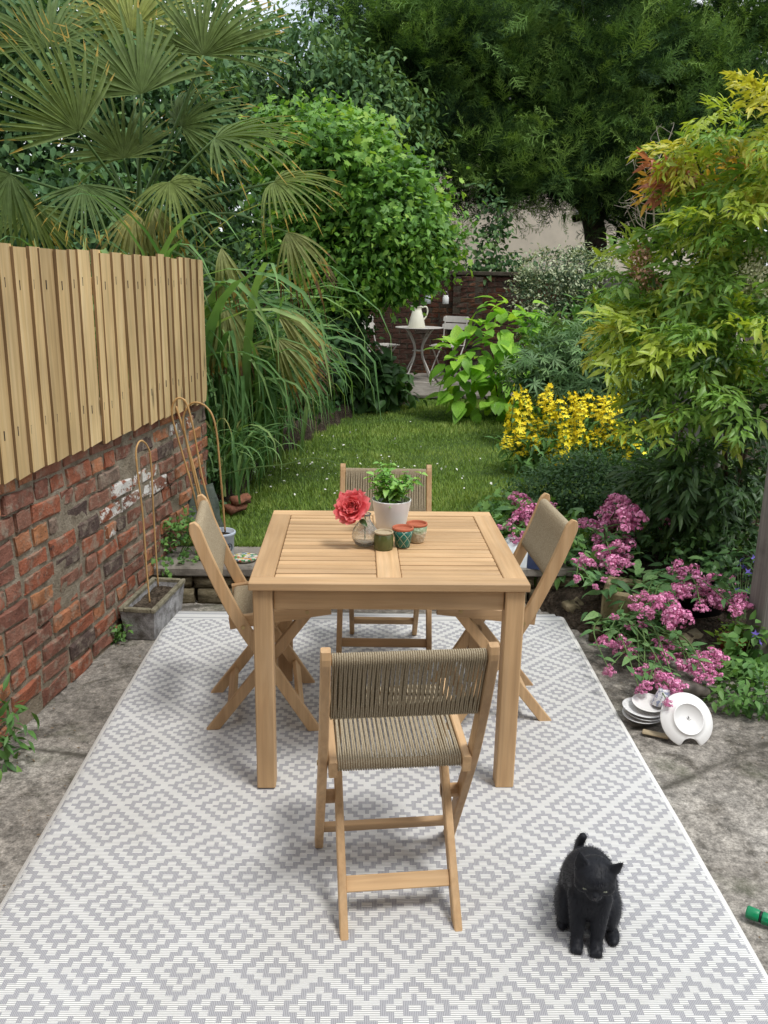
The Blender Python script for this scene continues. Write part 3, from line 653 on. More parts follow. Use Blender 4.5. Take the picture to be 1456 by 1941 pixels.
spots = [((0.088, 2.105), 0.098, 'wooden folding chair with beige cord, standing alone beside the black cat'),
         ((-0.395, 3.135), -math.pi/2+0.12, 'wooden folding chair with beige cord, between the table and the brick wall'),
         ((0.515, 3.185), math.pi/2+0.05, 'wooden folding chair with beige cord, between the table and the pink flowers'),
         ((0.092, 3.700), math.pi-0.01, 'wooden folding chair with beige cord, between the table and the lawn step')]
for i, (xy, rz, lab) in enumerate(spots):
    c = ch0 if i == 0 else copy_tree(ch0)
    c.location = (*xy, 0.010); c.rotation_euler = (0, 0, rz); c['label'] = lab

# ------------------------------------------------------------------ things on the table
TT = 0.009+TZ
pot = empty('potted_herb', (0.098, 3.125, TT), 0, 'leafy green herb growing in a white ceramic pot on the table', 'potted plant')
prof = [(0.0, 0.0), (0.046, 0.0), (0.050, 0.003), (0.058, 0.045), (0.067, 0.095), (0.0735, 0.128), (0.0735, 0.131), (0.071, 0.132), (0.0690, 0.128), (0.064, 0.10), (0.0, 0.098)]
g = G(); g.lathe(prof, 48); g.obj('pot', WHITECER, pot, True)
g = G(); g.lathe([(0.0, 0.108), (0.03, 0.109), (0.0665, 0.105)], 20); g.obj('soil', SOIL, pot, True)
HERB = leaf_mat('herb_leaf', [(0.0, (0.10, 0.24, 0.045)), (0.5, (0.17, 0.36, 0.075)), (1.0, (0.26, 0.46, 0.11))], 0.45, 0.3, 0.4, 'rand')
def leaf_grid(L_=1.0, W_=0.5, fold=0.12, droop=0.2, nseg=4, tipf=1.0, curl=0.0):
    """one leaf along +y, normal +z: returns verts, tris and t along the leaf"""
    V = []; 
    for i in range(nseg+1):
        t = i/nseg; wv = W_*0.5*(math.sin(math.pi*min(1, t**0.8*0.98+0.02)))**0.8*(1-0.25*t*tipf) if 0 < i < nseg else 0.0
        z = -droop*t*t; V += [(-wv, t*L_, z+fold*wv*2+curl*math.sin(6*t)*wv), (0, t*L_, z), (wv, t*L_, z+fold*wv*2)]
    F = []
    for i in range(nseg):
        a = i*3; b = a+3; 
        if i == 0: F += [(a+1, b+1, b), (a+1, b+2, b+1)]
        elif i == nseg-1: F += [(a, a+1, b+1), (a+1, a+2, b+1)]
        else: F += [(a, a+1, b+1), (a, b+1, b), (a+1, a+2, b+2), (a+1, b+2, b+1)]
    return np.array(V, float), np.array(F), np.repeat(np.linspace(0, 1, nseg+1), 3)
def leaf_mesh(name, mat, **k): V, F, t = leaf_grid(**k); me = trimesh(name, V, F, t, True); me.materials.append(mat); return me
HL = [leaf_mesh('leaf', HERB, L_=1, W_=0.78, fold=0.2, droop=0.15+0.25*i, curl=0.2) for i in range(3)]
r = np.random.default_rng(11)
for i in range(22):
    a = r.uniform(0, 6.28); rad = 0.05*math.sqrt(r.uniform(0.0, 1)); b = np.array([rad*math.cos(a), rad*math.sin(a), 0.105]); h = r.uniform(0.09, 0.185)*(1-0.25*rad/0.05); ln = np.array([math.cos(a), math.sin(a), 0])*r.uniform(0.01, 0.055)+np.array([0.018, 0, 0])
    pts = [b+ln*t*t+np.array([0, 0, h*t]) for t in np.linspace(0, 1, 5)]
    g = G(); g.tube(pts, np.linspace(0.0018, 0.0010, 5), 5); g.obj('stem', STEMG, pot)
    for t in np.linspace(0.36, 1, 6):
        p = b+ln*t*t+np.array([0, 0, h*t]); aa = r.uniform(0, 6.28)
        for s_ in (0, math.pi):
            d = np.array([math.cos(aa+s_), math.sin(aa+s_), r.uniform(-0.1, 0.6)]); o = link('leaf', HL[r.integers(3)], pot)
            local(o, p, basis(d, np.array([r.normal(0, .3), r.normal(0, .3), 1.0])), r.uniform(0.022, 0.040)*(1.25-0.4*t))
GLASS = M('ribbed_glass', (0.93, 0.95, 0.94), 0.12, 0.5); _n = N(GLASS); _n.b.inputs['Transmission Weight'].default_value = 0.92; _n.b.inputs['IOR'].default_value = 1.35
_n.bump(_n.noise(_n.coord('Object', (1, 1, 0.3)), 70.0, 2.0), 0.35, 0.004)
vx, vy = 0.0, 2.965
g = G(); g.lathe([(0.0, 0.002), (0.022, 0.0), (0.030, 0.004), (0.0405, 0.024), (0.0425, 0.040), (0.037, 0.060), (0.024, 0.080), (0.0165, 0.094), (0.0155, 0.108), (0.019, 0.116), (0.0175, 0.117), (0.0135, 0.107), (0.0145, 0.094), (0.022, 0.078), (0.034, 0.058), (0.039, 0.040), (0.036, 0.022), (0.026, 0.008), (0.0, 0.007)], 40)
o = g.obj('glass_vase', GLASS, None, True); o.location = (vx, vy, TT+0.001); o.scale = (1.14, 1.14, 1.0); tag(o, 'small round clear glass bud vase holding the rose', 'vase')
ROSE = M('rose_petal', (0.80, 0.09, 0.10), 0.55, 0.25); _n = N(ROSE); _c = _n.mix(1.0, _n.ramp(_n.attr(), [(0.0, (0.74, 0.07, 0.085)), (0.6, (0.90, 0.15, 0.17)), (1.0, (0.94, 0.28, 0.28))]), _n.ramp(_n.noise(_n.coord('Object'), 60.0, 3.0), [(0.3, 0.88), (0.7, 1.06)]), 'MULTIPLY'); _n.color(_c)
_t = _n.new('ShaderNodeBsdfTranslucent'); _n.set(_t.inputs[0], _c); _m = _n.new('ShaderNodeMixShader'); _m.inputs[0].default_value = 0.3
_n.t.links.new(_n.b.outputs[0], _m.inputs[1]); _n.t.links.new(_t.outputs[0], _m.inputs[2]); _n.t.links.new(_m.outputs[0], _n.out.inputs[0])
rc = P(668, 962, 2.935); rose = empty('rose', rc, 0, 'large open coral pink rose bloom leaning from the glass vase', 'flower')
def petal(seed, cup, w_, h_, ruff):
    r = np.random.default_rng(seed); n1, n2 = 8, 7; V = []; at = []; ph = r.uniform(0, 6, 3)
    for i in range(n2):
        t = i/(n2-1)
        for j in range(n1):
            s_ = j/(n1-1)*2-1; wd = w_*(math.sin(math.pi*min(0.94, 0.10+0.62*t)))**0.9
            x = s_*wd; edge = t**3*ruff
            y = h_*t*(1-0.12*s_*s_*t)
            z = cup*(s_*s_*wd*0.9)+cup*0.35*h_*(t-0.5)**2+edge*(math.sin(s_*7+ph[0])*0.6+math.sin(s_*13+ph[1])*0.4)-0.35*edge*(1 if cup < 0.5 else 0.2)
            V.append((x, y+edge*0.6*math.sin(s_*9+ph[2]), z)); at.append(t)
    F = [t for i in range(n2-1) for j in range(n1-1) for t in ((i*n1+j, i*n1+j+1, (i+1)*n1+j+1), (i*n1+j, (i+1)*n1+j+1, (i+1)*n1+j))]
    me = trimesh('petal', V, F, at, True); me.materials.append(ROSE); return me
ax = nrm(np.array([-0.22, -0.80, 0.52])); e1 = nrm(np.cross(ax, [0, 0, 1.0])); e2 = np.cross(ax, e1)
for k_, (n_, tilt, sz, wd, cup, off, ruff) in enumerate(((4, 0.08, 0.030, 0.013, 1.5, 0.002, .002), (5, 0.28, 0.034, 0.018, 1.2, 0.004, .003), (6, 0.55, 0.041, 0.023, 0.9, 0.006, .004), (5, 0.82, 0.046, 0.031, 0.7, 0.007, .006), (6, 1.12, 0.052, 0.036, 0.45, 0.008, .008), (5, 1.42, 0.060, 0.044, 0.3, 0.008, .011))):
    for i in range(n_):
        a = 2*math.pi*(i+0.37*k_)/n_+r.normal(0, 0.15); tl = tilt+r.normal(0, 0.14); rad = math.cos(a)*e1+math.sin(a)*e2
        d = math.cos(tl)*ax+math.sin(tl)*rad; nn_ = math.cos(tl)*(-rad)+math.sin(tl)*ax
        o = link('petal', petal(900+k_*20+i, cup, wd, sz, ruff), rose); local(o, rad*off-ax*0.012, basis(d, nn_))
g = G(); pv = np.array([vx, vy, TT+0.02])-rc; g.tube([-ax*0.014, -ax*0.03+np.array([0.006, 0.005, -0.012]), pv+np.array([0, 0, 0.085]), pv], 0.0022, 6); g.obj('stem', STEMG, rose)
RLEAF = leaf_mat('rose_leaf', [(0.0, (0.025, 0.055, 0.015)), (1.0, (0.05, 0.10, 0.025))], 0.4, 0.15, 0.4)
for q, d in (((0.030, 0.02, -0.02), (0.8, 0.1, 0.55)), ((0.026, 0.01, -0.045), (0.5, -0.5, -0.3))):
    o = link('leaf', leaf_mesh('leaf', RLEAF, L_=1, W_=0.55, fold=0.15, droop=0.2), rose); local(o, np.array(q), basis(np.array(d), np.array([0, -0.8, 0.6])), 0.042)
# three small pots
GREENJAR = speckled('olive_glaze', (0.085, 0.10, 0.032), 0.22, 0.15, 30.0, 0.5); UNGL = speckled('unglazed_rim', (0.42, 0.34, 0.22), 0.8, 0.15)
jar = empty('olive_jar', (0.066, 2.922, TT), 0, 'squat olive green glazed jar with pale rim on the table', 'jar')
g = G(); g.lathe([(0.0, 0.0), (0.032, 0.0), (0.0345, 0.004), (0.0350, 0.046), (0.0325, 0.052), (0.0322, 0.058)], 40); g.obj('body', GREENJAR, jar, True)
g = G(); g.lathe([(0.0324, 0.0585), (0.0338, 0.060), (0.0345, 0.0632), (0.0325, 0.0648), (0.0295, 0.0635), (0.0285, 0.058), (0.0285, 0.012), (0.0, 0.010)], 40); g.obj('rim', UNGL, jar, True)
g = G(); g.lathe([(0.0282, 0.056), (0.0279, 0.014), (0.0, 0.013)], 30); g.obj('inside_glaze', GREENJAR, jar, True)
TEAL = M('teal_lattice_glaze', (0.0, 0.15, 0.12), 0.3, 0.5); _n = N(TEAL); _co = _n.coord('Object'); _sp = _n.new('ShaderNodeSeparateXYZ'); _n.set(_sp.inputs[0], _co)
_an = _n.math('MULTIPLY', _n.math('ARCTAN2', _sp.outputs[1], _sp.outputs[0]), 7/(2*math.pi)); _zz = _n.math('MULTIPLY', _sp.outputs[2], 27.0)
def _tri(a): return _n.math('ABSOLUTE', _n.math('SUBTRACT', _n.math('FRACT', a), 0.5))
_l = _n.math('MINIMUM', _tri(_n.math('ADD', _an, _zz)), _tri(_n.math('SUBTRACT', _an, _zz)))
_n.color(_n.mix(_n.ramp(_l, [(0.03, 1.0), (0.055, 0.0)]), _n.ramp(_n.noise(_co, 50.0, 4.0), [(0.3, (0.004, 0.085, 0.065)), (0.7, (0.015, 0.18, 0.14))]), (0.42, 0.46, 0.33))); _n.bump(_l, 0.5, 0.004)
CREAMG = M('cream_green_glaze', (0.5, 0.45, 0.35), 0.45, 0.4); _n = N(CREAMG); _sp = _n.new('ShaderNodeSeparateXYZ'); _n.set(_sp.inputs[0], _n.coord('Object')); _ns = _n.noise(_n.coord('Object'), 45.0, 5.0)
_n.color(_n.ramp(_n.math('ADD', _n.math('MULTIPLY', _sp.outputs[2], 10.0), _n.math('MULTIPLY', _ns, 0.3)), [(0.50, (0.56, 0.49, 0.37)), (0.60, (0.30, 0.36, 0.22)), (0.8, (0.24, 0.33, 0.20))])); _n.bump(_n.vor(_n.coord('Object'), 90.0), 0.8, 0.004)
TERRAC = speckled('terracotta', (0.42, 0.12, 0.06), 0.75, 0.15, 30.0)
for nm_, x, y, h, rt, rb, mt, lab in (('teal_pot', 0.135, 2.955, 0.072, 0.038, 0.025, TEAL, 'teal glazed terracotta pot with pale diamond lattice on the table'), ('cream_pot', 0.188, 3.018, 0.070, 0.0385, 0.026, CREAMG, 'cream and green textured terracotta pot behind the teal pot')):
    t_ = empty(nm_, (x, y, TT), 0.3, lab, 'pot')
    cv = 0.004 if nm_ == 'cream_pot' else 0.0
    g = G(); g.lathe([(0.0, 0.0), (rb, 0.0), (rb+0.002, 0.003), ((rb+rt)/2+cv, h*0.5), (rt, h*0.88)], 40); g.obj('body', mt, t_, True)
    g = G(); g.lathe([(rt+0.0002, h*0.882), (rt+0.001, h*0.93), (rt, h), (rt-0.003, h+0.001), (rt-0.005, h*0.96), (rb-0.002, 0.012), (0, 0.010)], 40); g.obj('terracotta_lining', TERRAC, t_, True)

# ------------------------------------------------------------------ the black cat
FUR = M('black_fur', (0.009, 0.010, 0.014), 0.55, 0.22); FUR.node_tree.nodes['Principled BSDF'].inputs['Sheen Weight'].default_value = 0.12
FUR.node_tree.nodes['Principled BSDF'].inputs['Sheen Roughness'].default_value = 0.4
def build_cat():
    bm = bmesh.new()
    def ell(c, r, R=None):
        m_ = Matrix.LocRotScale(Vector(c), R.to_quaternion() if R else None, Vector(r)); bmesh.ops.create_uvsphere(bm, u_segments=24, v_segments=16, radius=1.0, matrix=m_)
    def cap(a, b, ra, rb, k=9):
        a, b = Vector(a), Vector(b)
        for i in range(k):
            t = i/(k-1); q = a.lerp(b, t); rr_ = ra+(rb-ra)*t; ell(q, (rr_, rr_, rr_))
    # local: cat faces -y, origin under the chest
    ell((0.0, 0.085, 0.080), (0.079, 0.096, 0.080)); ell((-0.004, 0.050, 0.125), (0.070, 0.083, 0.082)); cap((-0.004, 0.055, 0.135), (0.0, -0.010, 0.160), 0.070, 0.055)
    ell((0.0, -0.018, 0.135), (0.053, 0.048, 0.070)); ell((0, -0.028, 0.19), (0.043, 0.045, 0.048))
    for s in (-1, 1):
        ell((s*0.057, 0.035, 0.060), (0.031, 0.062, 0.058)); cap((s*0.030, -0.030, 0.135), (s*0.0245, -0.052, 0.020), 0.028, 0.0165, 12)
        ell((s*0.0245, -0.066, 0.0125), (0.0185, 0.026, 0.0135)); ell((s*0.0245, -0.060, 0.020), (0.0165, 0.018, 0.014))
        for q in (-0.010, 0.0, 0.010): ell((s*0.0245+q, -0.085, 0.010), (0.0065, 0.010, 0.0095))
    ell((0.069, -0.012, 0.013), (0.017, 0.036, 0.013)); ell((-0.062, 0.012, 0.013), (0.017, 0.034, 0.013))
    H = Vector((0.006, -0.056, 0.222)); Rm = Matrix.Rotation(0.42, 3, 'X')       # head bowed
    def hp(v): return H+Rm @ Vector(v)
    ell(H, (0.053, 0.049, 0.043), Rm); ell(hp((-0.026, -0.018, -0.012)), (0.026, 0.026, 0.022), Rm); ell(hp((0.026, -0.018, -0.012)), (0.026, 0.026, 0.022), Rm)
    ell(hp((0, -0.043, -0.014)), (0.021, 0.019, 0.015), Rm); ell(hp((0, -0.050, -0.002)), (0.009, 0.014, 0.009), Rm); ell(hp((0, -0.040, -0.027)), (0.014, 0.014, 0.010), Rm); ell(hp((0, -0.022, 0.018)), (0.034, 0.026, 0.022), Rm)
    def ear(base, tip, w_, th_):
        b, t = hp(base), hp(tip); 
        for i in range(12):
            k = i/11; q = b.lerp(t, k); ell(q, (w_*(1-k)**0.8+0.002, th_*(1-k)+0.0022, 0.006), Rm)
    ear((-0.032, 0.004, 0.024), (-0.044, 0.012, 0.072), 0.022, 0.010); ear((0.034, 0.004, 0.022), (0.062, 0.008, 0.058), 0.023, 0.010)
    tp = catmull([(-0.01, 0.16, 0.045), (-0.025, 0.19, 0.06), (-0.03, 0.18, 0.11), (-0.028, 0.160, 0.155), (-0.022, 0.150, 0.182)], 6)
    for i, q in enumerate(tp): ell(q, (0.0165-0.005*i/len(tp),)*3)
    me = bpy.data.meshes.new('cat_src'); bm.to_mesh(me); bm.free()
    tmp = bpy.data.objects.new('cat_src', me); COL.objects.link(tmp)
    md = tmp.modifiers.new('r', 'REMESH'); md.mode = 'VOXEL'; md.voxel_size = 0.0036; md2 = tmp.modifiers.new('s', 'SMOOTH'); md2.factor = 0.5; md2.iterations = 4
    dg = bpy.context.evaluated_depsgraph_get(); out = bpy.data.meshes.new_from_object(tmp.evaluated_get(dg)); bpy.data.objects.remove(tmp)
    out.name = 'cat'; out.polygons.foreach_set('use_smooth', [True]*len(out.polygons)); out.materials.clear(); out.materials.append(FUR)
    return out, hp, Rm
cme, chp, cR = build_cat()
cat = link('cat', cme); cat.location = (0.597, 1.905, 0.010); cat.rotation_euler = (0, 0, -0.24)
tag(cat, 'black cat sitting on the rug with its head bowed', 'cat')
n_ = len(cme.vertices); co_ = np.zeros(n_*3); cme.vertices.foreach_get('co', co_); co_ = co_.reshape(-1, 3); no_ = np.zeros(n_*3); cme.vertices.foreach_get('normal', no_); no_ = no_.reshape(-1, 3)
r = np.random.default_rng(5); idx = r.choice(n_, 16000); p = co_[idx]+r.normal(0, 0.0015, (16000, 3)); nv = no_[idx]; fl = nrm(np.array([0, 0.25, -1.0])-nv*(nv @ np.array([0, 0.25, -1.0]))[:, None])
tipv = p+nrm(nv*0.55+fl*0.9+r.normal(0, .2, (16000, 3)))*r.uniform(0.004, 0.0095, 16000)[:, None]; sd_ = nrm(np.cross(nv, fl))*0.0005
keep_ = (p[:, 2] > 0.004); V = np.stack([p-sd_, p+sd_, tipv], 1)[keep_].reshape(-1, 3); V[:, 2] = np.maximum(V[:, 2], 0.0015)
tag(link('fur', trimesh('fur', V, np.arange(len(V)).reshape(-1, 3)), cat, FUR), kind='stuff')
EYE = M('cat_eye', (0.30, 0.32, 0.24), 0.08, 0.8)
for s in (-1, 1):
    g = G(); th_ = np.linspace(0, math.pi, 9); g.tube([np.array(chp((s*0.0205+0.0075*math.cos(a), -0.0440+0.001*math.sin(a), 0.004-0.0026*math.sin(a)))) for a in th_], 0.0022, 5); g.obj('eye', EYE, cat, True)
g = G(); g.lathe([(0, -.0035), (0.0045, -.001), (0.004, .003), (0, .0035)], 10, np.array(chp((0, -0.0645, -0.003)))); g.obj('nose', M('cat_nose', (0.02, 0.018, 0.02), 0.3), cat, True)

# ------------------------------------------------------------------ crockery on the concrete
def bluewhite(name, band=True):
    m = M(name, (0.78, 0.78, 0.78), 0.2, 0.5); n = N(m); co = n.coord('Object'); sp = n.new('ShaderNodeSeparateXYZ'); n.set(sp.inputs[0], co)
    a = n.noise(co, 55.0, 4.0, 0.6, 1.5); rad = n.math('SQRT', n.math('ADD', n.math('POWER', sp.outputs[0], 2.0), n.math('POWER', sp.outputs[1], 2.0)))
    msk = n.ramp(a, [(0.50, 0.0), (0.56, 1.0)])
    c = n.mix(n.math('MULTIPLY', msk, 0.8), (0.78, 0.78, 0.785), (0.14, 0.19, 0.36)) if not band else (0.78, 0.78, 0.77)
    if band: c = n.mix(n.ramp(rad, [(0.0782, 0.0), (0.0790, 1.0)]), (0.78, 0.78, 0.77), (0.05, 0.045, 0.05)); c = n.mix(n.math('MULTIPLY', msk, 0.22), c, (0.2, 0.2, 0.25))
    n.color(c); return m
BW, BW2 = bluewhite('rimmed_china', True), bluewhite('blue_patterned_china', False)
px0 = np.array([1.105, 3.06, 0.0])
def saucer(r_, mat): g = G(); s = r_/0.076; g.lathe([(0, 0.004*s), (0.026*s, 0.003), (0.027*s, 0.0), (0.031*s, 0.0), (0.034*s, 0.004), (0.060*s, 0.011), (0.0755*s, 0.0175), (0.076*s, 0.0185), (0.0745*s, 0.0195), (0.058*s, 0.0135), (0.030*s, 0.0075), (0, 0.0070)], 48); me = g.mesh('saucer', True); me.materials.append(mat); return me
sa = saucer(0.080, BW); 
for i, (dx, dy, z, rx_, ry_, lab) in enumerate(((0, 0, 0.016, 0.05, -0.05, 'rimmed china saucer at the bottom of the crockery pile'), (0.004, 0.004, 0.0265, 0.06, -0.04, 'rimmed china saucer in the middle of the crockery pile'), (-0.003, 0.006, 0.0365, 0.05, -0.06, 'rimmed china saucer under the blue cup'))):
    o = link('saucer', sa); o.location = (px0[0]+dx, px0[1]+dy, z); o.rotation_euler = (rx_, ry_, i); tag(o, lab, 'saucer', 'saucers in the crockery pile')
sb = saucer(0.066, WHITECER); o = link('saucer', sb); o.location = (px0[0]+0.022, px0[1]+0.012, 0.057); o.rotation_euler = (0.08, -0.10, 1); tag(o, 'small white saucer lying tilted just below the blue cup', 'saucer', 'saucers in the crockery pile')
cup = empty('teacup', (px0[0]+0.078, px0[1]+0.012, 0.085), 0.3, 'blue and white patterned teacup lying upturned against the broken plate', 'cup'); cup.rotation_euler = (math.pi*0.93, 0.10, 0.3); cup.location.z = 0.132
g = G(); g.lathe([(0, 0.0), (0.022, 0.0), (0.023, 0.005), (0.032, 0.022), (0.041, 0.046), (0.0445, 0.064), (0.043, 0.0645), (0.039, 0.046), (0.030, 0.024), (0.020, 0.008), (0, 0.006)], 40); g.obj('bowl', BW2, cup, True)
g = G(); g.tube(catmull([(0.039, 0, 0.052), (0.058, 0, 0.050), (0.061, 0, 0.032), (0.034, 0, 0.024)], 6), 0.0035, 8); g.obj('handle', BW2, cup, True)
bp = empty('broken_plate', (0, 0, 0), 0, 'white dinner plate with a bite broken from its rim, leaning underside out', 'plate')
prof = [(0.0, 0.0), (0.056, 0.0), (0.0565, -0.003), (0.0600, -0.003), (0.0605, 0.001), (0.075, 0.006), (0.103, 0.016), (0.1045, 0.0185), (0.102, 0.020), (0.072, 0.0105), (0.055, 0.0065), (0.0, 0.006)]
nth = 120; V = []; R0 = 0.1045; nc, nr_ = 0.1085, 0.039
for (pr, pz) in prof:
    for j in range(nth):
        a = 2*math.pi*j/nth; rm = 9.0; cth = math.cos(a+math.pi/2); disc = nr_*nr_-(nc*math.sin(a+math.pi/2))**2
        if cth > 0 and disc > 0: rm = nc*cth-math.sqrt(disc)
        q = min(pr, rm); V.append((q*math.cos(a), q*math.sin(a), pz if q == pr else np.interp(q, [0.0, 0.056, 0.0605, 0.103], [0.003, 0.003, 0.004, 0.018])+(-0.0015 if prof.index((pr, pz)) < 7 else 0.0015)))
k = len(prof); F = [(i*nth+j, (i+1)*nth+j, (i+1)*nth+(j+1) % nth, i*nth+(j+1) % nth) for i in range(k-1) for j in range(nth)]
g = G(); g.add(V, F); o1 = g.obj('plate_body', WHITECER, bp, True)
INK = M('grey_ink', (0.05, 0.05, 0.055), 0.5); g = G(); r = np.random.default_rng(3)
for i in range(9): g.box((r.normal(0.000, 0.0022), r.normal(0.006, 0.0022), -0.0007), (r.uniform(0.002, 0.0042), r.uniform(0.0008, 0.002), 0.0006), 0, rotz(r.uniform(0, 3)))
for i in range(7): g.box((-0.008+0.0026*i, -0.002+0.0011*i, -0.0007), (0.0016, 0.0014, 0.0006), 0, rotz(0.4)); 
for i in range(4): g.box((-0.004+0.0026*i, -0.006+0.0011*i, -0.0007), (0.0016, 0.0010, 0.0006), 0, rotz(0.4))
g.obj('maker_mark', INK, bp)
# underside normal points to the viewer and up
zax = -nrm(np.array([0.10, -0.80, 0.62])); yax = nrm(np.array([0.06, 0, 1.0])-zax*np.dot(zax, [0.06, 0, 1.0])); xax = np.cross(yax, zax)
place(bp, np.array([1.232, 2.925, 0.0815]), np.stack([xax, yax, zax], -1))
g = G(); g.box((0, 0, 0), (0.10, 0.03, 0.010), 0.004); o = g.obj('broken_shard', UNGL); o.location = (1.12, 2.945, 0.006); o.rotation_euler = (0.05, 0, -0.45); tag(o, 'pale broken pottery shard under the crockery pile', 'shard')
# ------------------------------------------------------------------ hose connector
GREENP = M('green_plastic', (0.0, 0.22, 0.085), 0.35, 0.5); BLACKP = M('black_rubber', (0.015, 0.015, 0.015), 0.5); HOSEM = M('teal_hose', (0.0, 0.17, 0.13), 0.45, 0.4)
hz = empty('hose_connector', PZ(1413, 1738, 0.0), -0.62, 'green garden hose end connector on the concrete beside the rug', 'hose')
def ridged(th_, z): return 0.035*np.cos(th_*8)
RX90 = roty(math.pi/2)
g = G(); g.lathe([(0, 0), (0.011, 0), (0.0155, 0.001), (0.0172, 0.004), (0.0172, 0.03), (0.0155, 0.034), (0, 0.034)], 24, (0, 0, 0.0185), 0, RX90, lambda t, z: 0.03*np.cos(t*4)); g.obj('coupling', GREENP, hz, True)
g = G(); g.lathe([(0.0, 0.0342), (0.0140, 0.0342), (0.0150, 0.036), (0.0150, 0.039), (0.0140, 0.0405), (0, 0.0405)], 24, (0, 0, 0.0185), 0, RX90); g.obj('seal_ring', BLACKP, hz, True)
g = G(); g.lathe([(0.0, 0.0408), (0.0150, 0.0408), (0.0162, 0.043), (0.0155, 0.058), (0.0125, 0.064), (0, 0.064)], 32, (0, 0, 0.0185), 0, RX90, lambda t, z: 0.05*np.sign(np.cos(t*8))); g.obj('collar_nut', GREENP, hz, True)
hp_ = catmull([(0.06, 0, 0.0185), (0.12, 0.0, 0.014), (0.25, -0.02, 0.0105), (0.5, -0.10, 0.0105), (0.8, -0.02, 0.0105), (1.0, 0.15, 0.0105)], 8); g = G(); g.tube(hp_, 0.0098, 12); g.obj('hose', HOSEM, hz, True)

# ------------------------------------------------------------------ planter trough, canes, pots by the wall
OLDPAINT = stone_material('flaking_grey_paint', (0.27, 0.265, 0.265), (0.10, 0.09, 0.08), (0.48, 0.475, 0.48), 18.0)
RIMW = stone_material('mossy_planter_rim', (0.20, 0.18, 0.125), (0.10, 0.09, 0.06), (0.30, 0.27, 0.2), 18.0)
tr = empty('planter_trough', (-1.035, 4.005, 0.0), WA+0.02, 'weathered grey stone trough planter beside the brick wall', 'planter')
bx, by, tx, ty, hh = 0.070, 0.195, 0.084, 0.215, 0.150
V = [(-bx, -by, 0), (bx, -by, 0), (bx, by, 0), (-bx, by, 0), (-tx, -ty, hh), (tx, -ty, hh), (tx, ty, hh), (-tx, ty, hh), (-tx+.016, -ty+.016, hh), (tx-.016, -ty+.016, hh), (tx-.016, ty-.016, hh), (-tx+.016, ty-.016, hh), (-bx+.02, -by+.02, .03), (bx-.02, -by+.02, .03), (bx-.02, by-.02, .03), (-bx+.02, by-.02, .03)]
F = [(3, 2, 1, 0)]+[(i, (i+1) % 4, 4+(i+1) % 4, 4+i) for i in range(4)]+[(4+i, 4+(i+1) % 4, 8+(i+1) % 4, 8+i) for i in range(4)]+[(8+i, 8+(i+1) % 4, 12+(i+1) % 4, 12+i) for i in range(4)]+[(12, 13, 14, 15)]
g = G(); g.add(V, F); g.obj('trough_body', OLDPAINT, tr)
for sx in (-1, 1):
    g = G(); g.box((sx*(tx-.006), 0, hh+.004), (0.022, 2*ty+.010, 0.022), 0.004); g.obj('rim', RIMW, tr)
for sy in (-1, 1):
    g = G(); g.box((0, sy*(ty-.006), hh+.004), (2*tx-.036, 0.022, 0.0215), 0.004); g.obj('rim', RIMW, tr)
xs = np.linspace(-.066, .066, 14); ys = np.linspace(-.198, .198, 34); X, Y = np.meshgrid(xs, ys); Zs = 0.122+0.008*vnoise(X, Y, 41, 3, 9.0)
V = np.stack([X, Y, Zs], -1).reshape(-1, 3); F = [t for j in range(33) for i in range(13) for t in ((j*14+i, j*14+i+1, (j+1)*14+i+1), (j*14+i, (j+1)*14+i+1, (j+1)*14+i))]
link('compost', trimesh('compost', V, F, None, True), tr, soil_material('compost', 1.5))
BAMBOO = wood_mat('bamboo_cane', (0.50, 0.31, 0.13), (0.38, 0.21, 0.08), (0.58, 0.40, 0.19), 2, 0.45, 80)
def hoop(name, pts, rad, lab, group=None):
    """bamboo hoop: swollen nodes along the cane"""
    path = catmull(pts, 14); L_ = np.concatenate([[0], np.cumsum(np.linalg.norm(np.diff(path, axis=0), axis=1))]); rads = rad*(1+0.28*(np.abs((L_/0.115) % 1.0-0.5) > 0.46))*(1.0)
    e = empty(name, path[0], 0, lab, 'cane', group); g = G(); g.tube(path-path[0], rads, 8); g.obj('cane', BAMBOO, e, True); return e
hoop('bamboo_hoop', [P(284, 1142, 3.88), P(278, 1080, 3.88), P(271, 980, 3.885), P(261, 895, 3.89), P(258, 855, 3.90), P(266, 836, 3.94), P(279, 845, 3.98), P(286, 875, 3.99), P(292, 990, 4.0), P(300, 1112, 4.02)], 0.0042, 'small bamboo hoop stuck in the grey trough planter', 'bamboo plant hoops')
hoop('bamboo_hoop', [P(384, 1012, 4.50), P(366, 930, 4.48), P(340, 840, 4.46), P(326, 785, 4.44), P(334, 757, 4.44), P(352, 762, 4.44), P(366, 810, 4.44), P(386, 915, 4.44), P(416, 1012, 4.44)], 0.0052, 'tall bamboo hoop in the pale blue pot, leaning towards the wall', 'bamboo plant hoops')
hoop('bamboo_hoop', [P(392, 1010, 4.54), P(374, 930, 4.53), P(352, 830, 4.52), P(348, 790, 4.52), P(365, 764, 4.51), P(392, 772, 4.50), P(409, 810, 4.48), P(419, 910, 4.47), P(427, 1008, 4.46)], 0.0052, 'wide bamboo hoop in the pale blue pot, leaning over the lawn', 'bamboo plant hoops')
c0 = hoop('garden_cane', [P(398, 1012, 4.56), P(372, 905, 4.58), P(352, 830, 4.6), P(334, 770, 4.62)], 0.0062, 'straight brown garden cane leaning among the bamboo hoops')
BLUEP = speckled('pale_blue_paint', (0.42, 0.47, 0.54), 0.45, 0.06, 8.0)
pc = np.array([*PZ(421, 1066, 0.205)[:2], 0.205]); pc[1] += 0.055; pc[0] -= 0.01
bpt = empty('blue_pot', pc, 0, 'pale blue round metal plant pot with a tree emblem on the step', 'pot')
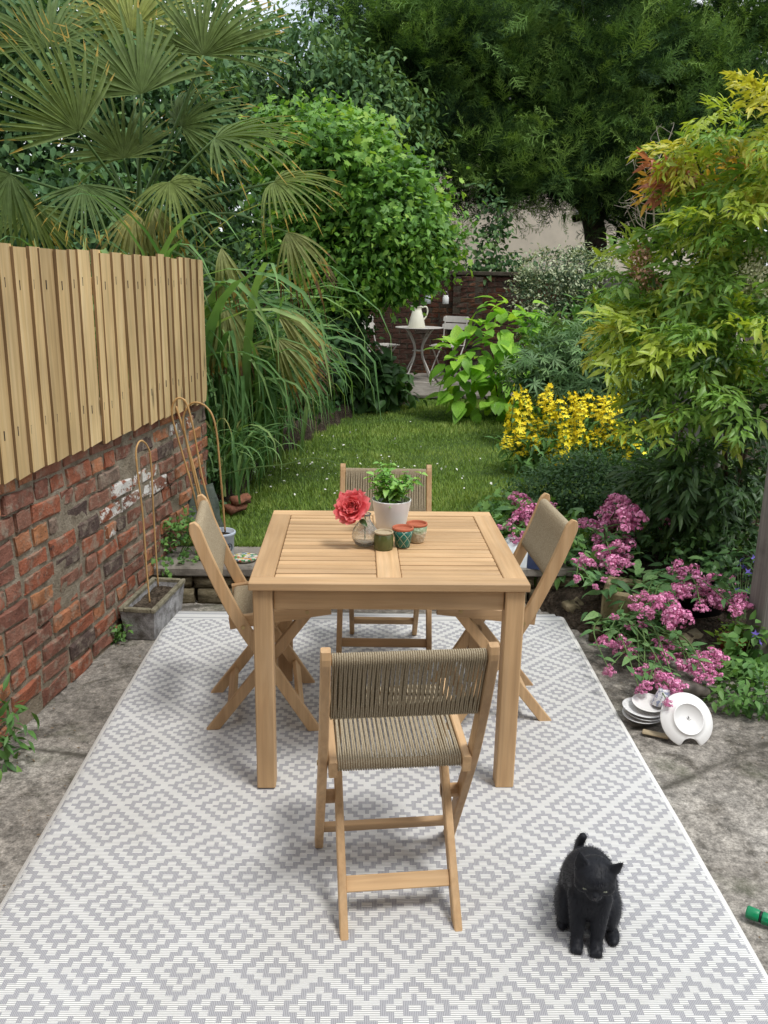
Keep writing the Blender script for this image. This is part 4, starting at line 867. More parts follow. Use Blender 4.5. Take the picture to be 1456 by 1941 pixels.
g = G(); g.lathe([(0, 0), (0.060, 0), (0.062, 0.003), (0.064, 0.008), (0.070, 0.138), (0.076, 0.141), (0.078, 0.147), (0.078, 0.153), (0.074, 0.157), (0.068, 0.155), (0.066, 0.13), (0.0, 0.128)], 44); g.obj('pot_body', BLUEP, bpt, True)
g = G(); g.lathe([(0, 0.137), (0.064, 0.132)], 24); g.obj('soil', SOIL, bpt, True)
def on_pot(a, z, rr_=0.0672): return np.array([rr_*math.sin(a), -rr_*math.cos(a), z])
EMB = M('emblem_ink', (0.055, 0.065, 0.085), 0.6); g = G(); ca = 0.78; cz = 0.078
def embpt(u, v): return on_pot(ca+u/0.067, cz+v, 0.0650+0.0000+(cz+v)*0.047)
g.tube([embpt(0.023*math.cos(t), 0.023*math.sin(t)) for t in np.linspace(0, 6.28, 29)], 0.0020, 5, cap=False)
g.tube([embpt(0.0195*math.cos(t), 0.0195*math.sin(t)) for t in np.linspace(0, 6.28, 29)], 0.0006, 5, cap=False)
g.tube([embpt(0, -0.015), embpt(0.0005, -0.006), embpt(0, 0.001)], [0.003, 0.002, 0.0018], 5)
for t in np.linspace(0.25, 2.9, 8): g.tube([embpt(0, -0.004), embpt(0.006*math.cos(t), 0.006*math.sin(t)), embpt(0.013*math.cos(t+.15), 0.001+0.013*math.sin(t+.15))], [0.0012, 0.0009, 0.0007], 4)
for t in np.linspace(-2.7, -0.45, 5): g.tube([embpt(0, -0.013), embpt(0.007*math.cos(t), -0.013+0.004*math.sin(t))], 0.0007, 4)
for i in range(26): a = RND.uniform(0.1, 3.05); q = RND.uniform(0.008, 0.0155); g.lathe([(0, -.001), (.0014, 0), (0, .001)], 5, embpt(q*math.cos(a), q*math.sin(a)))
g.obj('tree_emblem', EMB, bpt)
MOS = M('mosaic', (0.5, 0.5, 0.4), 0.35, 0.5); _n = N(MOS); _v = _n.new('ShaderNodeTexVoronoi'); _v.inputs['Scale'].default_value = 75; _n.set(_v.inputs[0], _n.coord('Object')); _sp = _n.new('ShaderNodeSeparateColor'); _n.set(_sp.inputs[0], _v.outputs['Color'])
_n.color(_n.ramp(_sp.outputs[0], [(0.0, (0.65, 0.62, 0.52)), (0.35, (0.06, 0.25, 0.09)), (0.5, (0.55, 0.50, 0.40)), (0.65, (0.5, 0.09, 0.06)), (0.8, (0.55, 0.42, 0.08)), (0.92, (0.08, 0.18, 0.32))], 'CONSTANT'))
md_ = PZ(462, 1075, 0.203); g = G(); g.lathe([(0, 0), (0.055, 0), (0.066, 0.010), (0.069, 0.019), (0.066, 0.020), (0, 0.014)], 30); o = g.obj('mosaic_dish', MOS, None, True); o.location = (md_[0]-0.01, 4.40, 0.205); tag(o, 'small round multicoloured mosaic dish on the step coping', 'dish')
for i, (q, s_, rz, lab) in enumerate(((PZ(450, 985, .22), (.14, .08, .05), 0.7, 'broken terracotta brick on the grass, under another broken piece'), (PZ(458, 972, .26), (.13, .08, .045), 0.5, 'broken terracotta brick lying on top of another broken brick'))):
    me = rough_block('broken_brick', s_[0], s_[2], s_[1], 610+i, 6, 4, .008, .016); me.materials.append(TERRA); o = link('broken_brick', me); o.location = (q[0], q[1]+.1, 0.255 if i == 0 else 0.300); o.rotation_euler = (0.1, 0.12, -math.pi/2+rz); tag(o, lab, 'brick')
sm = rough_block('leaning_slate', .26, .30, .05, 620, 7, 7, .010, .03); sm.materials.append(stone_material('mossy_slate', (0.07, 0.085, 0.07), (0.03, 0.04, 0.03), (0.15, 0.16, 0.145), 9.0)); o = link('leaning_slate', sm); q = P(378, 985, 4.85); o.location = (q[0], 4.85, 0.35); o.rotation_euler = (0.15, -0.35, -math.pi/2+0.25); tag(o, 'mossy dark slate slab leaning by the wall end behind the canes', 'slate')

# ------------------------------------------------------------------ bistro set
WMET = speckled('greyed_white_paint', (0.52, 0.49, 0.45), 0.45, 0.1, 20.0)
ZB = 0.325; bt0 = np.array([0.70, 11.95, ZB])
bt = empty('bistro_table', bt0, 0.35, 'round white metal bistro table with curved legs by the back wall', 'table')
g = G(); g.lathe([(0, 0.70), (0.31, 0.70), (0.322, 0.703), (0.325, 0.709), (0.318, 0.714), (0.29, 0.708), (0, 0.708)], 48); g.obj('table_top', WMET, bt, True)
for i in range(4):
    a = i*math.pi/2+0.5; d = np.array([math.cos(a), math.sin(a), 0]); z_ = np.array([0, 0, 1.0])
    g = G(); g.tube(catmull([d*0.24+z_*0.695, d*0.17+z_*0.62, d*0.075+z_*0.46, d*0.085+z_*0.32, d*0.18+z_*0.15, d*0.27], 7), 0.011, 8); g.obj('leg', WMET, bt, True)
g = G(); g.tube([(0.078*math.cos(t), 0.078*math.sin(t), 0.40) for t in np.linspace(0, 2*math.pi, 21)], 0.007, 6, cap=False); g.obj('leg_ring', WMET, bt, True)
def bistro_chair(loc, rz, lab):
    e = empty('bistro_chair', loc, rz, lab, 'chair', 'white metal bistro chairs')     # faces +y
    for sx in (-1, 1):
        g = G(); g.tube(catmull([(sx*.175, -.25, .84), (sx*.175, -.215, .70), (sx*.175, -.17, .46), (sx*.18, .02, .22), (sx*.18, .19, 0)], 6), 0.0095, 7); g.obj('back_leg', WMET, e, True)
        g = G(); g.tube(catmull([(sx*.16, .17, .45), (sx*.16, .02, .26), (sx*.16, -.20, 0)], 6), 0.0095, 7); g.obj('front_leg', WMET, e, True)
    for z, y in ((0.80, -.247), (0.70, -.222)):
        n1 = 11; V = []; hh_ = .042
        for i in range(n1):
            t = i/(n1-1)*2-1; x = t*.205; b = .025*t*t; h1 = hh_*(1-0.35*max(0, abs(t)-.9)/.1)
            for (dy, dz) in ((-.005, -h1), (.005, -h1), (.005, h1), (-.005, h1)): V.append((x, y+b+dy-0.012-dz*.25, z+dz))
        F = [(i*4+j, i*4+(j+1) % 4, (i+1)*4+(j+1) % 4, (i+1)*4+j) for i in range(n1-1) for j in range(4)]+[(3, 2, 1, 0), tuple((n1-1)*4+j for j in range(4))]
        g = G(); g.add(V, F); g.obj('back_slat', WMET, e)
    for i in range(7):
        g = G(); g.box((0, -.155+.055*i, .455-.0015*(i-3)**2), (.37, .04, .012), .003); g.obj('seat_slat', WMET, e)
    g = G(); g.tube([(-.18, .13, .07), (.18, .13, .07)], .007, 6); g.obj('stretcher', WMET, e)
    return e
bistro_chair((0.205, 12.25, ZB), -2.0, 'white slatted bistro chair half hidden under the bright green shrub')
bistro_chair((1.13, 12.33, ZB), 2.55, 'white slatted bistro chair pulled up to the back wall, clear of the shrub')
jg = empty('enamel_jug', (bt0[0]-0.035, bt0[1]-0.05, ZB+0.7085), 0, 'tall cream enamel jug with handle on the bistro table', 'jug')
ENAM = speckled('cream_enamel', (0.78, 0.75, 0.62), 0.3, 0.04, 8.0, 0.5)
g = G(); g.lathe([(0, 0.0), (0.118, 0.0), (0.120, 0.005), (0.093, 0.12), (0.064, 0.225), (0.058, 0.235), (0.062, 0.27), (0.070, 0.285), (0.066, 0.285), (0.055, 0.235), (0.06, 0.22), (0.11, 0.01), (0, 0.01)], 36); g.obj('jug_body', ENAM, jg, True)
g = G(); g.add([(-.062, -.03, .262), (-.062, .03, .262), (-.10, 0, .305), (-.066, -.03, .284), (-.066, .03, .284), (-.060, 0, .235)], [(5, 0, 2), (5, 2, 1), (0, 3, 2), (1, 2, 4)]); g.obj('spout', ENAM, jg)
g = G(); g.tube(catmull([(.062, 0, .265), (.12, 0, .275), (.142, 0, .225), (.125, 0, .15), (.090, 0, .105)], 7), .010, 8); g.obj('handle', ENAM, jg, True)
JAR = M('jar_glass', (0.8, 0.85, 0.85), 0.1, 0.5); JAR.node_tree.nodes['Principled BSDF'].inputs['Transmission Weight'].default_value = 0.6; WIRE = M('steel_wire', (0.35, 0.35, 0.34), 0.4, 0.5, 0.8)
for a, b, lab in ((811, 568, 'clear glass jar lantern hung on the back wall'), (845, 568, 'frosted glass jar lantern hung on the back wall beside the pier')):
    q = P(a, b, 12.92); e = empty('jar_lantern', (q[0], 12.93, q[2]), 0, lab, 'lantern', 'jar lanterns on the back wall')
    g = G(); g.lathe([(0, -.06), (.042, -.06), (.046, -.055), (.046, .03), (.034, .048), (.034, .062), (.031, .062), (.031, .046), (.042, .028), (.042, -.05), (0, -.054)], 20); g.obj('jar', JAR if a == 811 else FRAME, e, True)
    g = G(); g.tube([(.034*math.cos(t), 0.0, .055+.06*math.sin(t)) for t in np.linspace(0, math.pi, 9)], .002, 5); g.obj('wire_handle', WIRE, e)

# ------------------------------------------------------------------ bits in and beside the flower bed
BAGW = speckled('white_plastic', (0.62, 0.66, 0.68), 0.35, 0.1, 6.0, 0.5); BAGB = speckled('navy_plastic', (0.02, 0.03, 0.07), 0.35, 0.2)
bag = empty('compost_bag', (0.88, 4.50, 0.17), -0.25, 'white and navy plastic compost bag slumped behind the chair', 'bag')
def pillow(sx, sy, sz, seed, c, x0=-1, x1=1):
    n1 = 14; V = []; 
    for j in range(n1):
        for i in range(n1):
            u = x0+(x1-x0)*i/(n1-1); v = j/(n1-1)*2-1; h = max(0, (1-u**4)*(1-v**4))**.5; V.append((u*sx, v*sy, h*sz))
    V = np.array(V); V[:, 2] += 0.018*vnoise(V[:, 0]*6, V[:, 1]*6, seed, 3, .8)*(V[:, 2] > .01); n0 = len(V); V = np.concatenate([V, V*np.array([1, 1, -0.15])])
    F = [(j*n1+i, j*n1+i+1, (j+1)*n1+i+1, (j+1)*n1+i) for j in range(n1-1) for i in range(n1-1)]; F += [tuple(n0+q for q in f[::-1]) for f in F]; g = G(); g.add(V+np.array(c), F); return g
pillow(.15, .18, .10, 61, (0, 0, .03), -1, .15).obj('bag_body', BAGW, bag, True); pillow(.15, .18, .10, 61, (0.0005, 0, .03), .15, 1).obj('bag_print', BAGB, bag, True)
fc = bpy.data.curves.new('bag_lettering', 'FONT'); fc.body = 'os'; fc.size = .075; fc.extrude = .001; _ft = bpy.data.objects.new('lettering_curve', fc); COL.objects.link(_ft); _fm = bpy.data.meshes.new_from_object(_ft.evaluated_get(bpy.context.evaluated_depsgraph_get())); bpy.data.objects.remove(_ft); _fm.materials.clear(); fo = link('bag_lettering', _fm, bag, BAGW); fo.location = (.045, -.165, .060); fo.rotation_euler = (0.95, 0, 0)
STONEY = stone_material('buff_stone', (0.30, 0.245, 0.14), (0.16, 0.13, 0.075), (0.40, 0.34, 0.22), 8.0)
stt = empty('stone_planter', (1.33, 4.03, 0.0), -0.35, 'square buff stone planter among the pink flowers', 'planter')
for sx, sy, a, b in ((0, -1, .26, .04), (0, 1, .26, .04), (-1, 0, .04, .178), (1, 0, .04, .178)):
    g = G(); g.box((sx*.11, sy*.11, .10), (a, b, .22), .01); g.obj('side_slab', STONEY, stt)
g = G(); g.box((0, 0, .17), (.178, .178, .02), 0); g.obj('soil', SOIL, stt)
bk = empty('black_pot', (1.66, 3.96, 0.02), 0, 'black plastic plant pot in the shade of the flower bed', 'pot')
g = G(); g.lathe([(0, 0), (.095, 0), (.118, .19), (.125, .193), (.125, .215), (.118, .217), (.112, .19), (.09, .02), (0, .02)], 36); g.obj('pot_body', BLACKP, bk, True); g = G(); g.lathe([(0, .18), (.11, .178)], 20); g.obj('soil', SOIL, bk)
rp = empty('red_pot', (1.70, 3.64, 0.0), 0, 'red plastic pot of lime green cushion plant by the post', 'potted plant'); REDP = speckled('red_plastic', (0.33, 0.06, 0.035), 0.5, 0.15)
g = G(); g.lathe([(0, 0), (.045, 0), (.064, .092), (.068, .094), (.068, .110), (.063, .111), (.058, .09), (0, .085)], 32); g.obj('pot_body', REDP, rp, True)
stn = rough_block('mossy_stone', .24, .07, .09, 640, 7, 4, .012, .03); stn.materials.append(SANDSTONE); o = link('mossy_stone', stn); o.location = (1.56, 3.70, .03); o.rotation_euler = (0.15, 0.1, -1.2); tag(o, 'long mossy edging stone in front of the black pot', 'stone')
for i, (x, y, s_, lab) in enumerate(((1.04, 4.08, .09, 'rough buff edging stone at the rug corner'), (1.10, 3.84, .06, 'small edging stone half sunk in soil near the rug edge'))):
    me = rough_block('edging_stone', s_*1.3, s_, s_, 650+i, 6, 5, .012, .03); me.materials.append(SANDSTONE); o = link('edging_stone', me); o.location = (x+.05, y, s_*.35); o.rotation_euler = (.2, .2, -1.2+i); tag(o, lab, 'stone', 'edging stones of the flower bed')
GREYPL = speckled('dusty_grey_plastic', (0.15, 0.13, 0.11), 0.5, 0.3)
cone = empty('plastic_nozzle', PZ(1345, 1330, 0.0), 0, 'dusty grey tapered plastic nozzle lying on the concrete behind the plates', 'nozzle'); cone.rotation_euler = (0, 0, 2.75)
g = G(); g.lathe([(0, 0), (.016, 0), (.019, .002), (.019, .028), (.024, .03), (.024, .038), (.028, .040), (.052, .25), (.048, .25), (.02, .01), (0, .01)], 28, (0, 0, .04), 0, roty(math.pi/2)@np.eye(3)); g.obj('nozzle_body', GREYPL, cone, True)

# ------------------------------------------------------------------ foliage builders
def scatter(pos, d, n, size, T, var):
    V0, F0 = T[0], T[1]; Rm = basis(d, n); N_ = len(pos); k = len(V0)
    V = np.einsum('nij,kj->nki', Rm, V0)*np.asarray(size)[:, None, None]+pos[:, None, :]
    F = (np.arange(N_)[:, None, None]*k+F0[None]).reshape(-1, 3)
    return V.reshape(-1, 3), F, np.repeat(var, k)
def merge(parts):
    Vs, Fs, As = [], [], []; k = 0
    for V, F, a in parts: Vs.append(V); Fs.append(F+k); As.append(a); k += len(V)
    return np.concatenate(Vs), np.concatenate(Fs), np.concatenate(As)
T_DIA = (np.array([(0, 0, 0), (.24, .42, .07), (0, 1, -.08), (-.24, .42, .07)]), np.array([(0, 1, 2), (0, 2, 3)]))
def _T(**k): V, F, t = leaf_grid(**k); return V, F
T_OV = _T(L_=1, W_=.55, fold=.14, droop=.22, nseg=3); T_ROUND = _T(L_=1, W_=.85, fold=.10, droop=.15, nseg=3); T_LANCE = _T(L_=1, W_=.30, fold=.16, droop=.25, nseg=3)
_lo = [(0, 0), (.16, .06), (.46, .24), (.27, .40), (.42, .72), (.14, .66), (0, 1.0), (-.14, .66), (-.42, .72), (-.27, .40), (-.46, .24), (-.16, .06)]
T_LOBE = (np.array([(0, .35, 0)]+[(x, y, .12*abs(x)-.18*y*y+.03) for x, y in _lo]), np.array([(0, i+1, (i+1) % 12+1) for i in range(12)]))
def _spray(seed):
    """flat feathery conifer spray with uneven side shoots"""
    r = np.random.default_rng(seed); V = [(-.012, 0, 0), (.012, 0, 0), (r.normal(0, .05), 1, -.05)]; F = [(0, 1, 2)]
    for i in range(8):
        for s in (-1, 1):
            t = np.clip(.04+.115*i+r.normal(0, .04), 0, .95); L_ = (.46*(1-t)+.12)*r.uniform(.55, 1.25); a = r.uniform(.35, .95); b = np.array([0, t, -.05*t*t]); tip = b+np.array([s*math.sin(a)*L_, math.cos(a)*L_, r.normal(.02, .10)*L_])
            k = len(V); V += [tuple(b+np.array([0, -.020, 0])), tuple(b+np.array([0, .020, 0])), tuple(tip)]; F.append((k, k+1, k+2))
            for a2 in (a-r.uniform(.3, .8), a+r.uniform(.3, .8)):
                m_ = b+(tip-b)*r.uniform(.3, .7); l2 = L_*r.uniform(.3, .55)
                k = len(V); tp = m_+np.array([s*math.sin(a2)*l2, math.cos(a2)*l2, r.normal(0, .06)]); V += [tuple(m_+np.array([0, -.017, 0])), tuple(m_+np.array([0, .017, 0])), tuple(tp)]; F.append((k, k+1, k+2))
    return np.array(V), np.array(F)
T_SPRAYS = [_spray(i) for i in range(5)]
def _palmate(n_=7):
    V = []; F = []; v0, f0, _t = leaf_grid(L_=1, W_=.20, fold=.12, droop=.25, nseg=3); k = 0
    for i in range(n_):
        a = (i/(n_-1)-.5)*4.2; s = 1-.25*abs(a)/2.1; V.append((v0*s)@rotz(-a).T); F.append(f0+k); k += len(v0)
    return np.concatenate(V), np.concatenate(F)
T_PALM = _palmate()
T_STAR = (np.array([(0, 0, 0)]+[(math.cos(a)*(1 if i % 2 == 0 else .42), math.sin(a)*(1 if i % 2 == 0 else .42), .25 if i % 2 == 0 else .12) for i, a in enumerate(np.arange(10)*math.pi/5)]), np.array([(0, i+1, (i+1) % 10+1) for i in range(10)]))
T_FLOR = (np.array([(0, 0, 0)]+[(math.cos(a), math.sin(a), .25) for a in np.arange(5)*2*math.pi/5]), np.array([(0, i+1, (i+1) % 5+1) for i in range(5)]))
def blob(px, py, Y, rx, ry, rd=None):
    k = Y/FPX; return (P(px, py, Y), np.array([rx*k, (rd if rd else (rx+ry)*.5*k), ry*k]))
def unit(n_, r): v = r.normal(0, 1, (n_, 3)); return nrm(v)
def clumps(blobs, ncl, seed, inner=.25, back=.4, lump=.16):
    """clump centres spread over lumpy ellipsoids: centre, outward direction, depth 0..1"""
    r = np.random.default_rng(seed); wts = np.array([(b[1][0]*b[1][2]+b[1][0]*b[1][1]+b[1][1]*b[1][2]) for b in blobs]); wts /= wts.sum(); out = []; dirs = []; dep = []
    for (c, rad), w_ in zip(blobs, wts):
        n_ = max(3, int(ncl*w_)); d = unit(n_*3, r); keep = (d[:, 1] < .25) | (r.random(n_*3) < back); d = d[keep][:n_]; n_ = len(d)
        ph = unit(5, r); lm = 1+lump*np.sum(np.cos(3.3*(d @ ph.T)+r.uniform(0, 6, 5)), 1)/2.2
        u = np.where(r.random(n_) < inner, r.uniform(.35, .8, n_), r.uniform(.86, 1.06, n_)); p = c+d*rad*(u*lm)[:, None]
        out.append(p); dirs.append(nrm(d/rad)); dep.append(u)
    return np.concatenate(out), np.concatenate(dirs), np.concatenate(dep)
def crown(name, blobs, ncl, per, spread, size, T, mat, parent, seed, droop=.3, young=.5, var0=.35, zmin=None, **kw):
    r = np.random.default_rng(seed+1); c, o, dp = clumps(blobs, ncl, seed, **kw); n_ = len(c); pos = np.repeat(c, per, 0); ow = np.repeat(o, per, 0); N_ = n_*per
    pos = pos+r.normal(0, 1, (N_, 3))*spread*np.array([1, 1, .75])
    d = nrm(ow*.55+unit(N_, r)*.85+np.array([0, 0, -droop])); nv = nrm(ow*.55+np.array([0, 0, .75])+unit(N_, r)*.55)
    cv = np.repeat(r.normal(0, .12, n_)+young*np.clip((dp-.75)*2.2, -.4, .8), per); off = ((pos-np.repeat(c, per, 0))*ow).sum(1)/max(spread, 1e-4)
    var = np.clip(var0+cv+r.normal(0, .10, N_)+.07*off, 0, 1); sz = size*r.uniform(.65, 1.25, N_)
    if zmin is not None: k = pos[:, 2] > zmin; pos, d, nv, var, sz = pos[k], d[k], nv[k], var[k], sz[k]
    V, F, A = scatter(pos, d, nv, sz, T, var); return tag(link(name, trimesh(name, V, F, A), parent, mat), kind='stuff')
def limbs(parent, base, targets, r0, mat, seed, name='trunk', bend=.15):
    """tapered trunk with limbs reaching the targets"""
    r = np.random.default_rng(seed); base = np.array(base, float); g = G(); top = np.mean(targets, 0); mid = base+(top-base)*.55+r.normal(0, .06, 3)
    g.tube(catmull([base, base+(mid-base)*.5+r.normal(0, .03, 3), mid, mid+(top-mid)*.7], 5), np.linspace(r0, r0*.4, 16), 8)
    for t in targets:
        s = base+(mid-base)*r.uniform(.55, 1.0); m_ = (s+t)/2+r.normal(0, bend, 3)*np.linalg.norm(np.array(t)-s)*.5; g.tube(catmull([s, m_, t], 6), np.linspace(r0*.42, r0*.10, 13), 6)
    return g.obj(name, mat, parent, True)
def plant(name, loc, lab, cat='shrub', group=None): return empty(name, loc, 0, lab, cat, group)
def rel(blobs, loc): return [(c-np.asarray(loc), r) for c, r in blobs]
def shrub(name, loc, lab, blobs, ncl, per, spread, size, T, mat, seed, trunk=.03, cat='shrub', part_name='foliage', tmat=None, **kw):
    e = plant(name, loc, lab, cat); b = rel(blobs, loc); crown(part_name, b, ncl, per, spread, size, T, mat, e, seed, **kw)
    if trunk: limbs(e, (0, 0, 0), [c for c, _ in b], trunk, tmat or BARK, seed+5, 'trunk' if cat == 'tree' else 'stems')
    return e
# leaf colours
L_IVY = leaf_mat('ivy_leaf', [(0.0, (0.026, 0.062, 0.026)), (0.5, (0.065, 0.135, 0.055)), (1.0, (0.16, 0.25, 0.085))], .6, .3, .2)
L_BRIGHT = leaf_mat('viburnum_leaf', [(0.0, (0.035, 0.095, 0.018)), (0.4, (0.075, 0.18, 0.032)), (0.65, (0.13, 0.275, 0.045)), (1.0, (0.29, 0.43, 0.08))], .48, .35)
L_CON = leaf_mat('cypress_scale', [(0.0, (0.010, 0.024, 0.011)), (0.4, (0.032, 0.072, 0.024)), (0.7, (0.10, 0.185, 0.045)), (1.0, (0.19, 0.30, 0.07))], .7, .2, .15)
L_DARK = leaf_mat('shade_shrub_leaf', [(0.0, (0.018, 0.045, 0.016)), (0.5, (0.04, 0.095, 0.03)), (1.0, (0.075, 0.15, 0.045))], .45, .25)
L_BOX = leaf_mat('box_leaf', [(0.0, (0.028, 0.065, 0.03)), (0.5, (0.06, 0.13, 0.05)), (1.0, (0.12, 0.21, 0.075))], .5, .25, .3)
L_VAR = leaf_mat('variegated_leaf', [(0.0, (0.035, 0.07, 0.03)), (0.42, (0.06, 0.11, 0.05)), (0.55, (0.30, 0.34, 0.20)), (1.0, (0.45, 0.48, 0.33))], .4, .2, .4)
L_LIME = leaf_mat('lime_leaf', [(0.0, (0.14, 0.30, 0.035)), (0.5, (0.23, 0.44, 0.05)), (1.0, (0.34, 0.54, 0.07))], .42, .4, .4, 'rand')
L_MID = leaf_mat('border_leaf', [(0.0, (0.04, 0.10, 0.028)), (0.5, (0.085, 0.19, 0.05)), (1.0, (0.15, 0.28, 0.07))], .5, .3)
L_HELL = leaf_mat('hellebore_leaf', [(0.0, (0.04, 0.09, 0.038)), (0.5, (0.085, 0.165, 0.06)), (1.0, (0.16, 0.25, 0.09))], .5, .2)
L_GOLD = leaf_mat('golden_leaf', [(0.0, (0.13, 0.16, 0.03)), (0.5, (0.32, 0.30, 0.06)), (1.0, (0.48, 0.42, 0.12))], .5, .3)
L_VAL = leaf_mat('valerian_leaf', [(0.0, (0.05, 0.125, 0.045)), (0.5, (0.10, 0.21, 0.075)), (1.0, (0.17, 0.29, 0.11))], .5, .3, .3, 'rand')
L_STRAP = leaf_mat('strap_leaf', [(0.0, (0.065, 0.15, 0.05)), (0.6, (0.125, 0.235, 0.08)), (0.9, (0.20, 0.30, 0.11)), (1.0, (0.36, 0.35, 0.13))], .55, .35, .22, 'rand')
PALMG = leaf_mat('palm_frond', [(0.0, (0.075, 0.12, 0.035)), (0.5, (0.14, 0.18, 0.048)), (1.0, (0.23, 0.25, 0.06))], .58, .3, .2, 'rand', (0.98, (0.42, 0.30, 0.07), (0.13, 0.08, 0.045)))
PALMD = leaf_mat('dry_palm_frond', [(0.0, (0.16, 0.19, 0.06)), (1.0, (0.28, 0.27, 0.10))], .5, .25, .3, 'rand', (0.78, (0.42, 0.27, 0.07), (0.17, 0.10, 0.06)))

# ------------------------------------------------------------------ trees and hedge behind the garden
hl = (-1.2, 13.9, 0.0)
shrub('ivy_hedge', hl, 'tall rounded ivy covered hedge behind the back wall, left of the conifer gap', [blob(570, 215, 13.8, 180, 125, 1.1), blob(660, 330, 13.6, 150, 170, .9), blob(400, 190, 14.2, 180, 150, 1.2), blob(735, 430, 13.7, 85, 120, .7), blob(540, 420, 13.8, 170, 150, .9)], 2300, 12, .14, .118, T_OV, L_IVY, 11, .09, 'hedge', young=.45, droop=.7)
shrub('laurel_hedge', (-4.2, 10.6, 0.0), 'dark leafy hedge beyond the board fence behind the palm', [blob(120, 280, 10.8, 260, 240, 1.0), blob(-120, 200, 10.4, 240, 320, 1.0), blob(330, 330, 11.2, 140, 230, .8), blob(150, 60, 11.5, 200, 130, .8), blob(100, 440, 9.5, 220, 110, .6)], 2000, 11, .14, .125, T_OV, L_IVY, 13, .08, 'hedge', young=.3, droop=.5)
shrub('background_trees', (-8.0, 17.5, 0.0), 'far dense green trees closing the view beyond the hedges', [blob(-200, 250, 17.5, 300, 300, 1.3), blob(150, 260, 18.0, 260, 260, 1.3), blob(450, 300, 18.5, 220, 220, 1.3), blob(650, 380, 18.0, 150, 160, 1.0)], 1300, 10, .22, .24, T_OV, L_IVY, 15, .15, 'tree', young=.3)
ct = empty('cypress_tree', P(1135, 500, 15.6)*np.array([1, 1, 0]), 0, 'huge dark green cypress tree towering over the back wall', 'tree')
_bg = [(1010, 40), (1060, 95), (1180, 55), (1235, 110), (880, 50), (835, 110), (945, 145), (1080, 175), (1150, 215), (1290, 50), (1335, 150), (1395, 70), (1245, 235), (1090, 262), (1005, 215), (900, 268), (1135, 325), (1050, 345), (1205, 330), (1265, 300), (955, 330), (740, 55), (700, 120), (775, 150), (825, 215), (1410, 220), (1320, 380), (1000, -60), (1120, -80), (1250, -60), (880, -70), (1390, -60), (1175, 395), (760, 230), (1150, 130), (960, 80), (1420, 330), (1100, -10), (1330, 250), (930, 372)]
_rb = np.random.default_rng(91); cb = [blob(x+_rb.normal(0, 8), y, (15.2 if y > -40 else 16.6)+_rb.uniform(-.9, .8), _rb.uniform(62, 98), _rb.uniform(28, 42), .65) for x, y in _bg]
cb = rel(cb, ct.location)
def conifer(name, blobs, ncl, per, size, mat, parent, seed):
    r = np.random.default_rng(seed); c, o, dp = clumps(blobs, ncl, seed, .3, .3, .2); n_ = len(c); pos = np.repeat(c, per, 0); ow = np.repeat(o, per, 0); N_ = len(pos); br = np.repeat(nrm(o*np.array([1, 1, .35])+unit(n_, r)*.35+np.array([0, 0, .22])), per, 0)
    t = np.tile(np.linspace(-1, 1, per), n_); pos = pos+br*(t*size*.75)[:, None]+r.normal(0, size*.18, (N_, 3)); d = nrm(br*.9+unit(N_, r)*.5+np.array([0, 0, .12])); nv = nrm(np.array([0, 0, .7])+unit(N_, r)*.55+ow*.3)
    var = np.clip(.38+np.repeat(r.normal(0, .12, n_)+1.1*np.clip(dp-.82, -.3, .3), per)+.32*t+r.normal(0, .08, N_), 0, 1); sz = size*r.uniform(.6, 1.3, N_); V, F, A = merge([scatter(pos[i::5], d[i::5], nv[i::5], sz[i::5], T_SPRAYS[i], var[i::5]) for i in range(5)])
    return tag(link(name, trimesh(name, V, F, A), parent, mat), kind='stuff')
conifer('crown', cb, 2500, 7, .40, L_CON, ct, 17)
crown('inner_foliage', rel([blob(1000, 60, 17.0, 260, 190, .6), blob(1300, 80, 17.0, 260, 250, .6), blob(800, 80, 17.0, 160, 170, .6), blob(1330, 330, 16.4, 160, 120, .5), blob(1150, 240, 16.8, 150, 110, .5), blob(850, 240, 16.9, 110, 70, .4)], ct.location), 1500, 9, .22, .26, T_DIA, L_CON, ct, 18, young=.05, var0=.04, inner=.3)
g = G(); b0_ = np.array([0, 0, -.05]); tp_ = P(1090, -150, 15.6)-np.array(ct.location)
g.tube(catmull([b0_, P(1128, 440, 15.6)-np.array(ct.location), P(1070, 330, 15.7)-np.array(ct.location), P(1040, 200, 15.7)-np.array(ct.location), tp_], 6), np.linspace(.22, .08, 25), 10)
g.obj('trunk', BARK, ct, True)
r = np.random.default_rng(8)
for c, rad in cb:
    s = np.array([0, 0, 2.6])+np.array([r.normal(0, .2), 0, r.uniform(0, 2.2)]); g = G(); g.tube(catmull([s, (s+c)/2+np.array([0, 0, -.25]), c], 6), np.linspace(.07, .02, 13), 6); g.obj('branch', BARK, ct, True)
e = shrub('climbing_ivy', (P(928, 500, 13.4)[0], 13.4, 1.4), 'leafy ivy strands climbing in front of the cream house wall', [blob(930, 420, 13.5, 24, 75, .2), blob(900, 506, 13.3, 45, 10, .2), blob(965, 500, 13.3, 50, 14, .2), blob(850, 470, 13.6, 12, 50, .15), blob(800, 505, 13.2, 50, 16, .2)], 150, 8, .09, .11, T_OV, L_IVY, 23, .02, 'climber', young=.5)
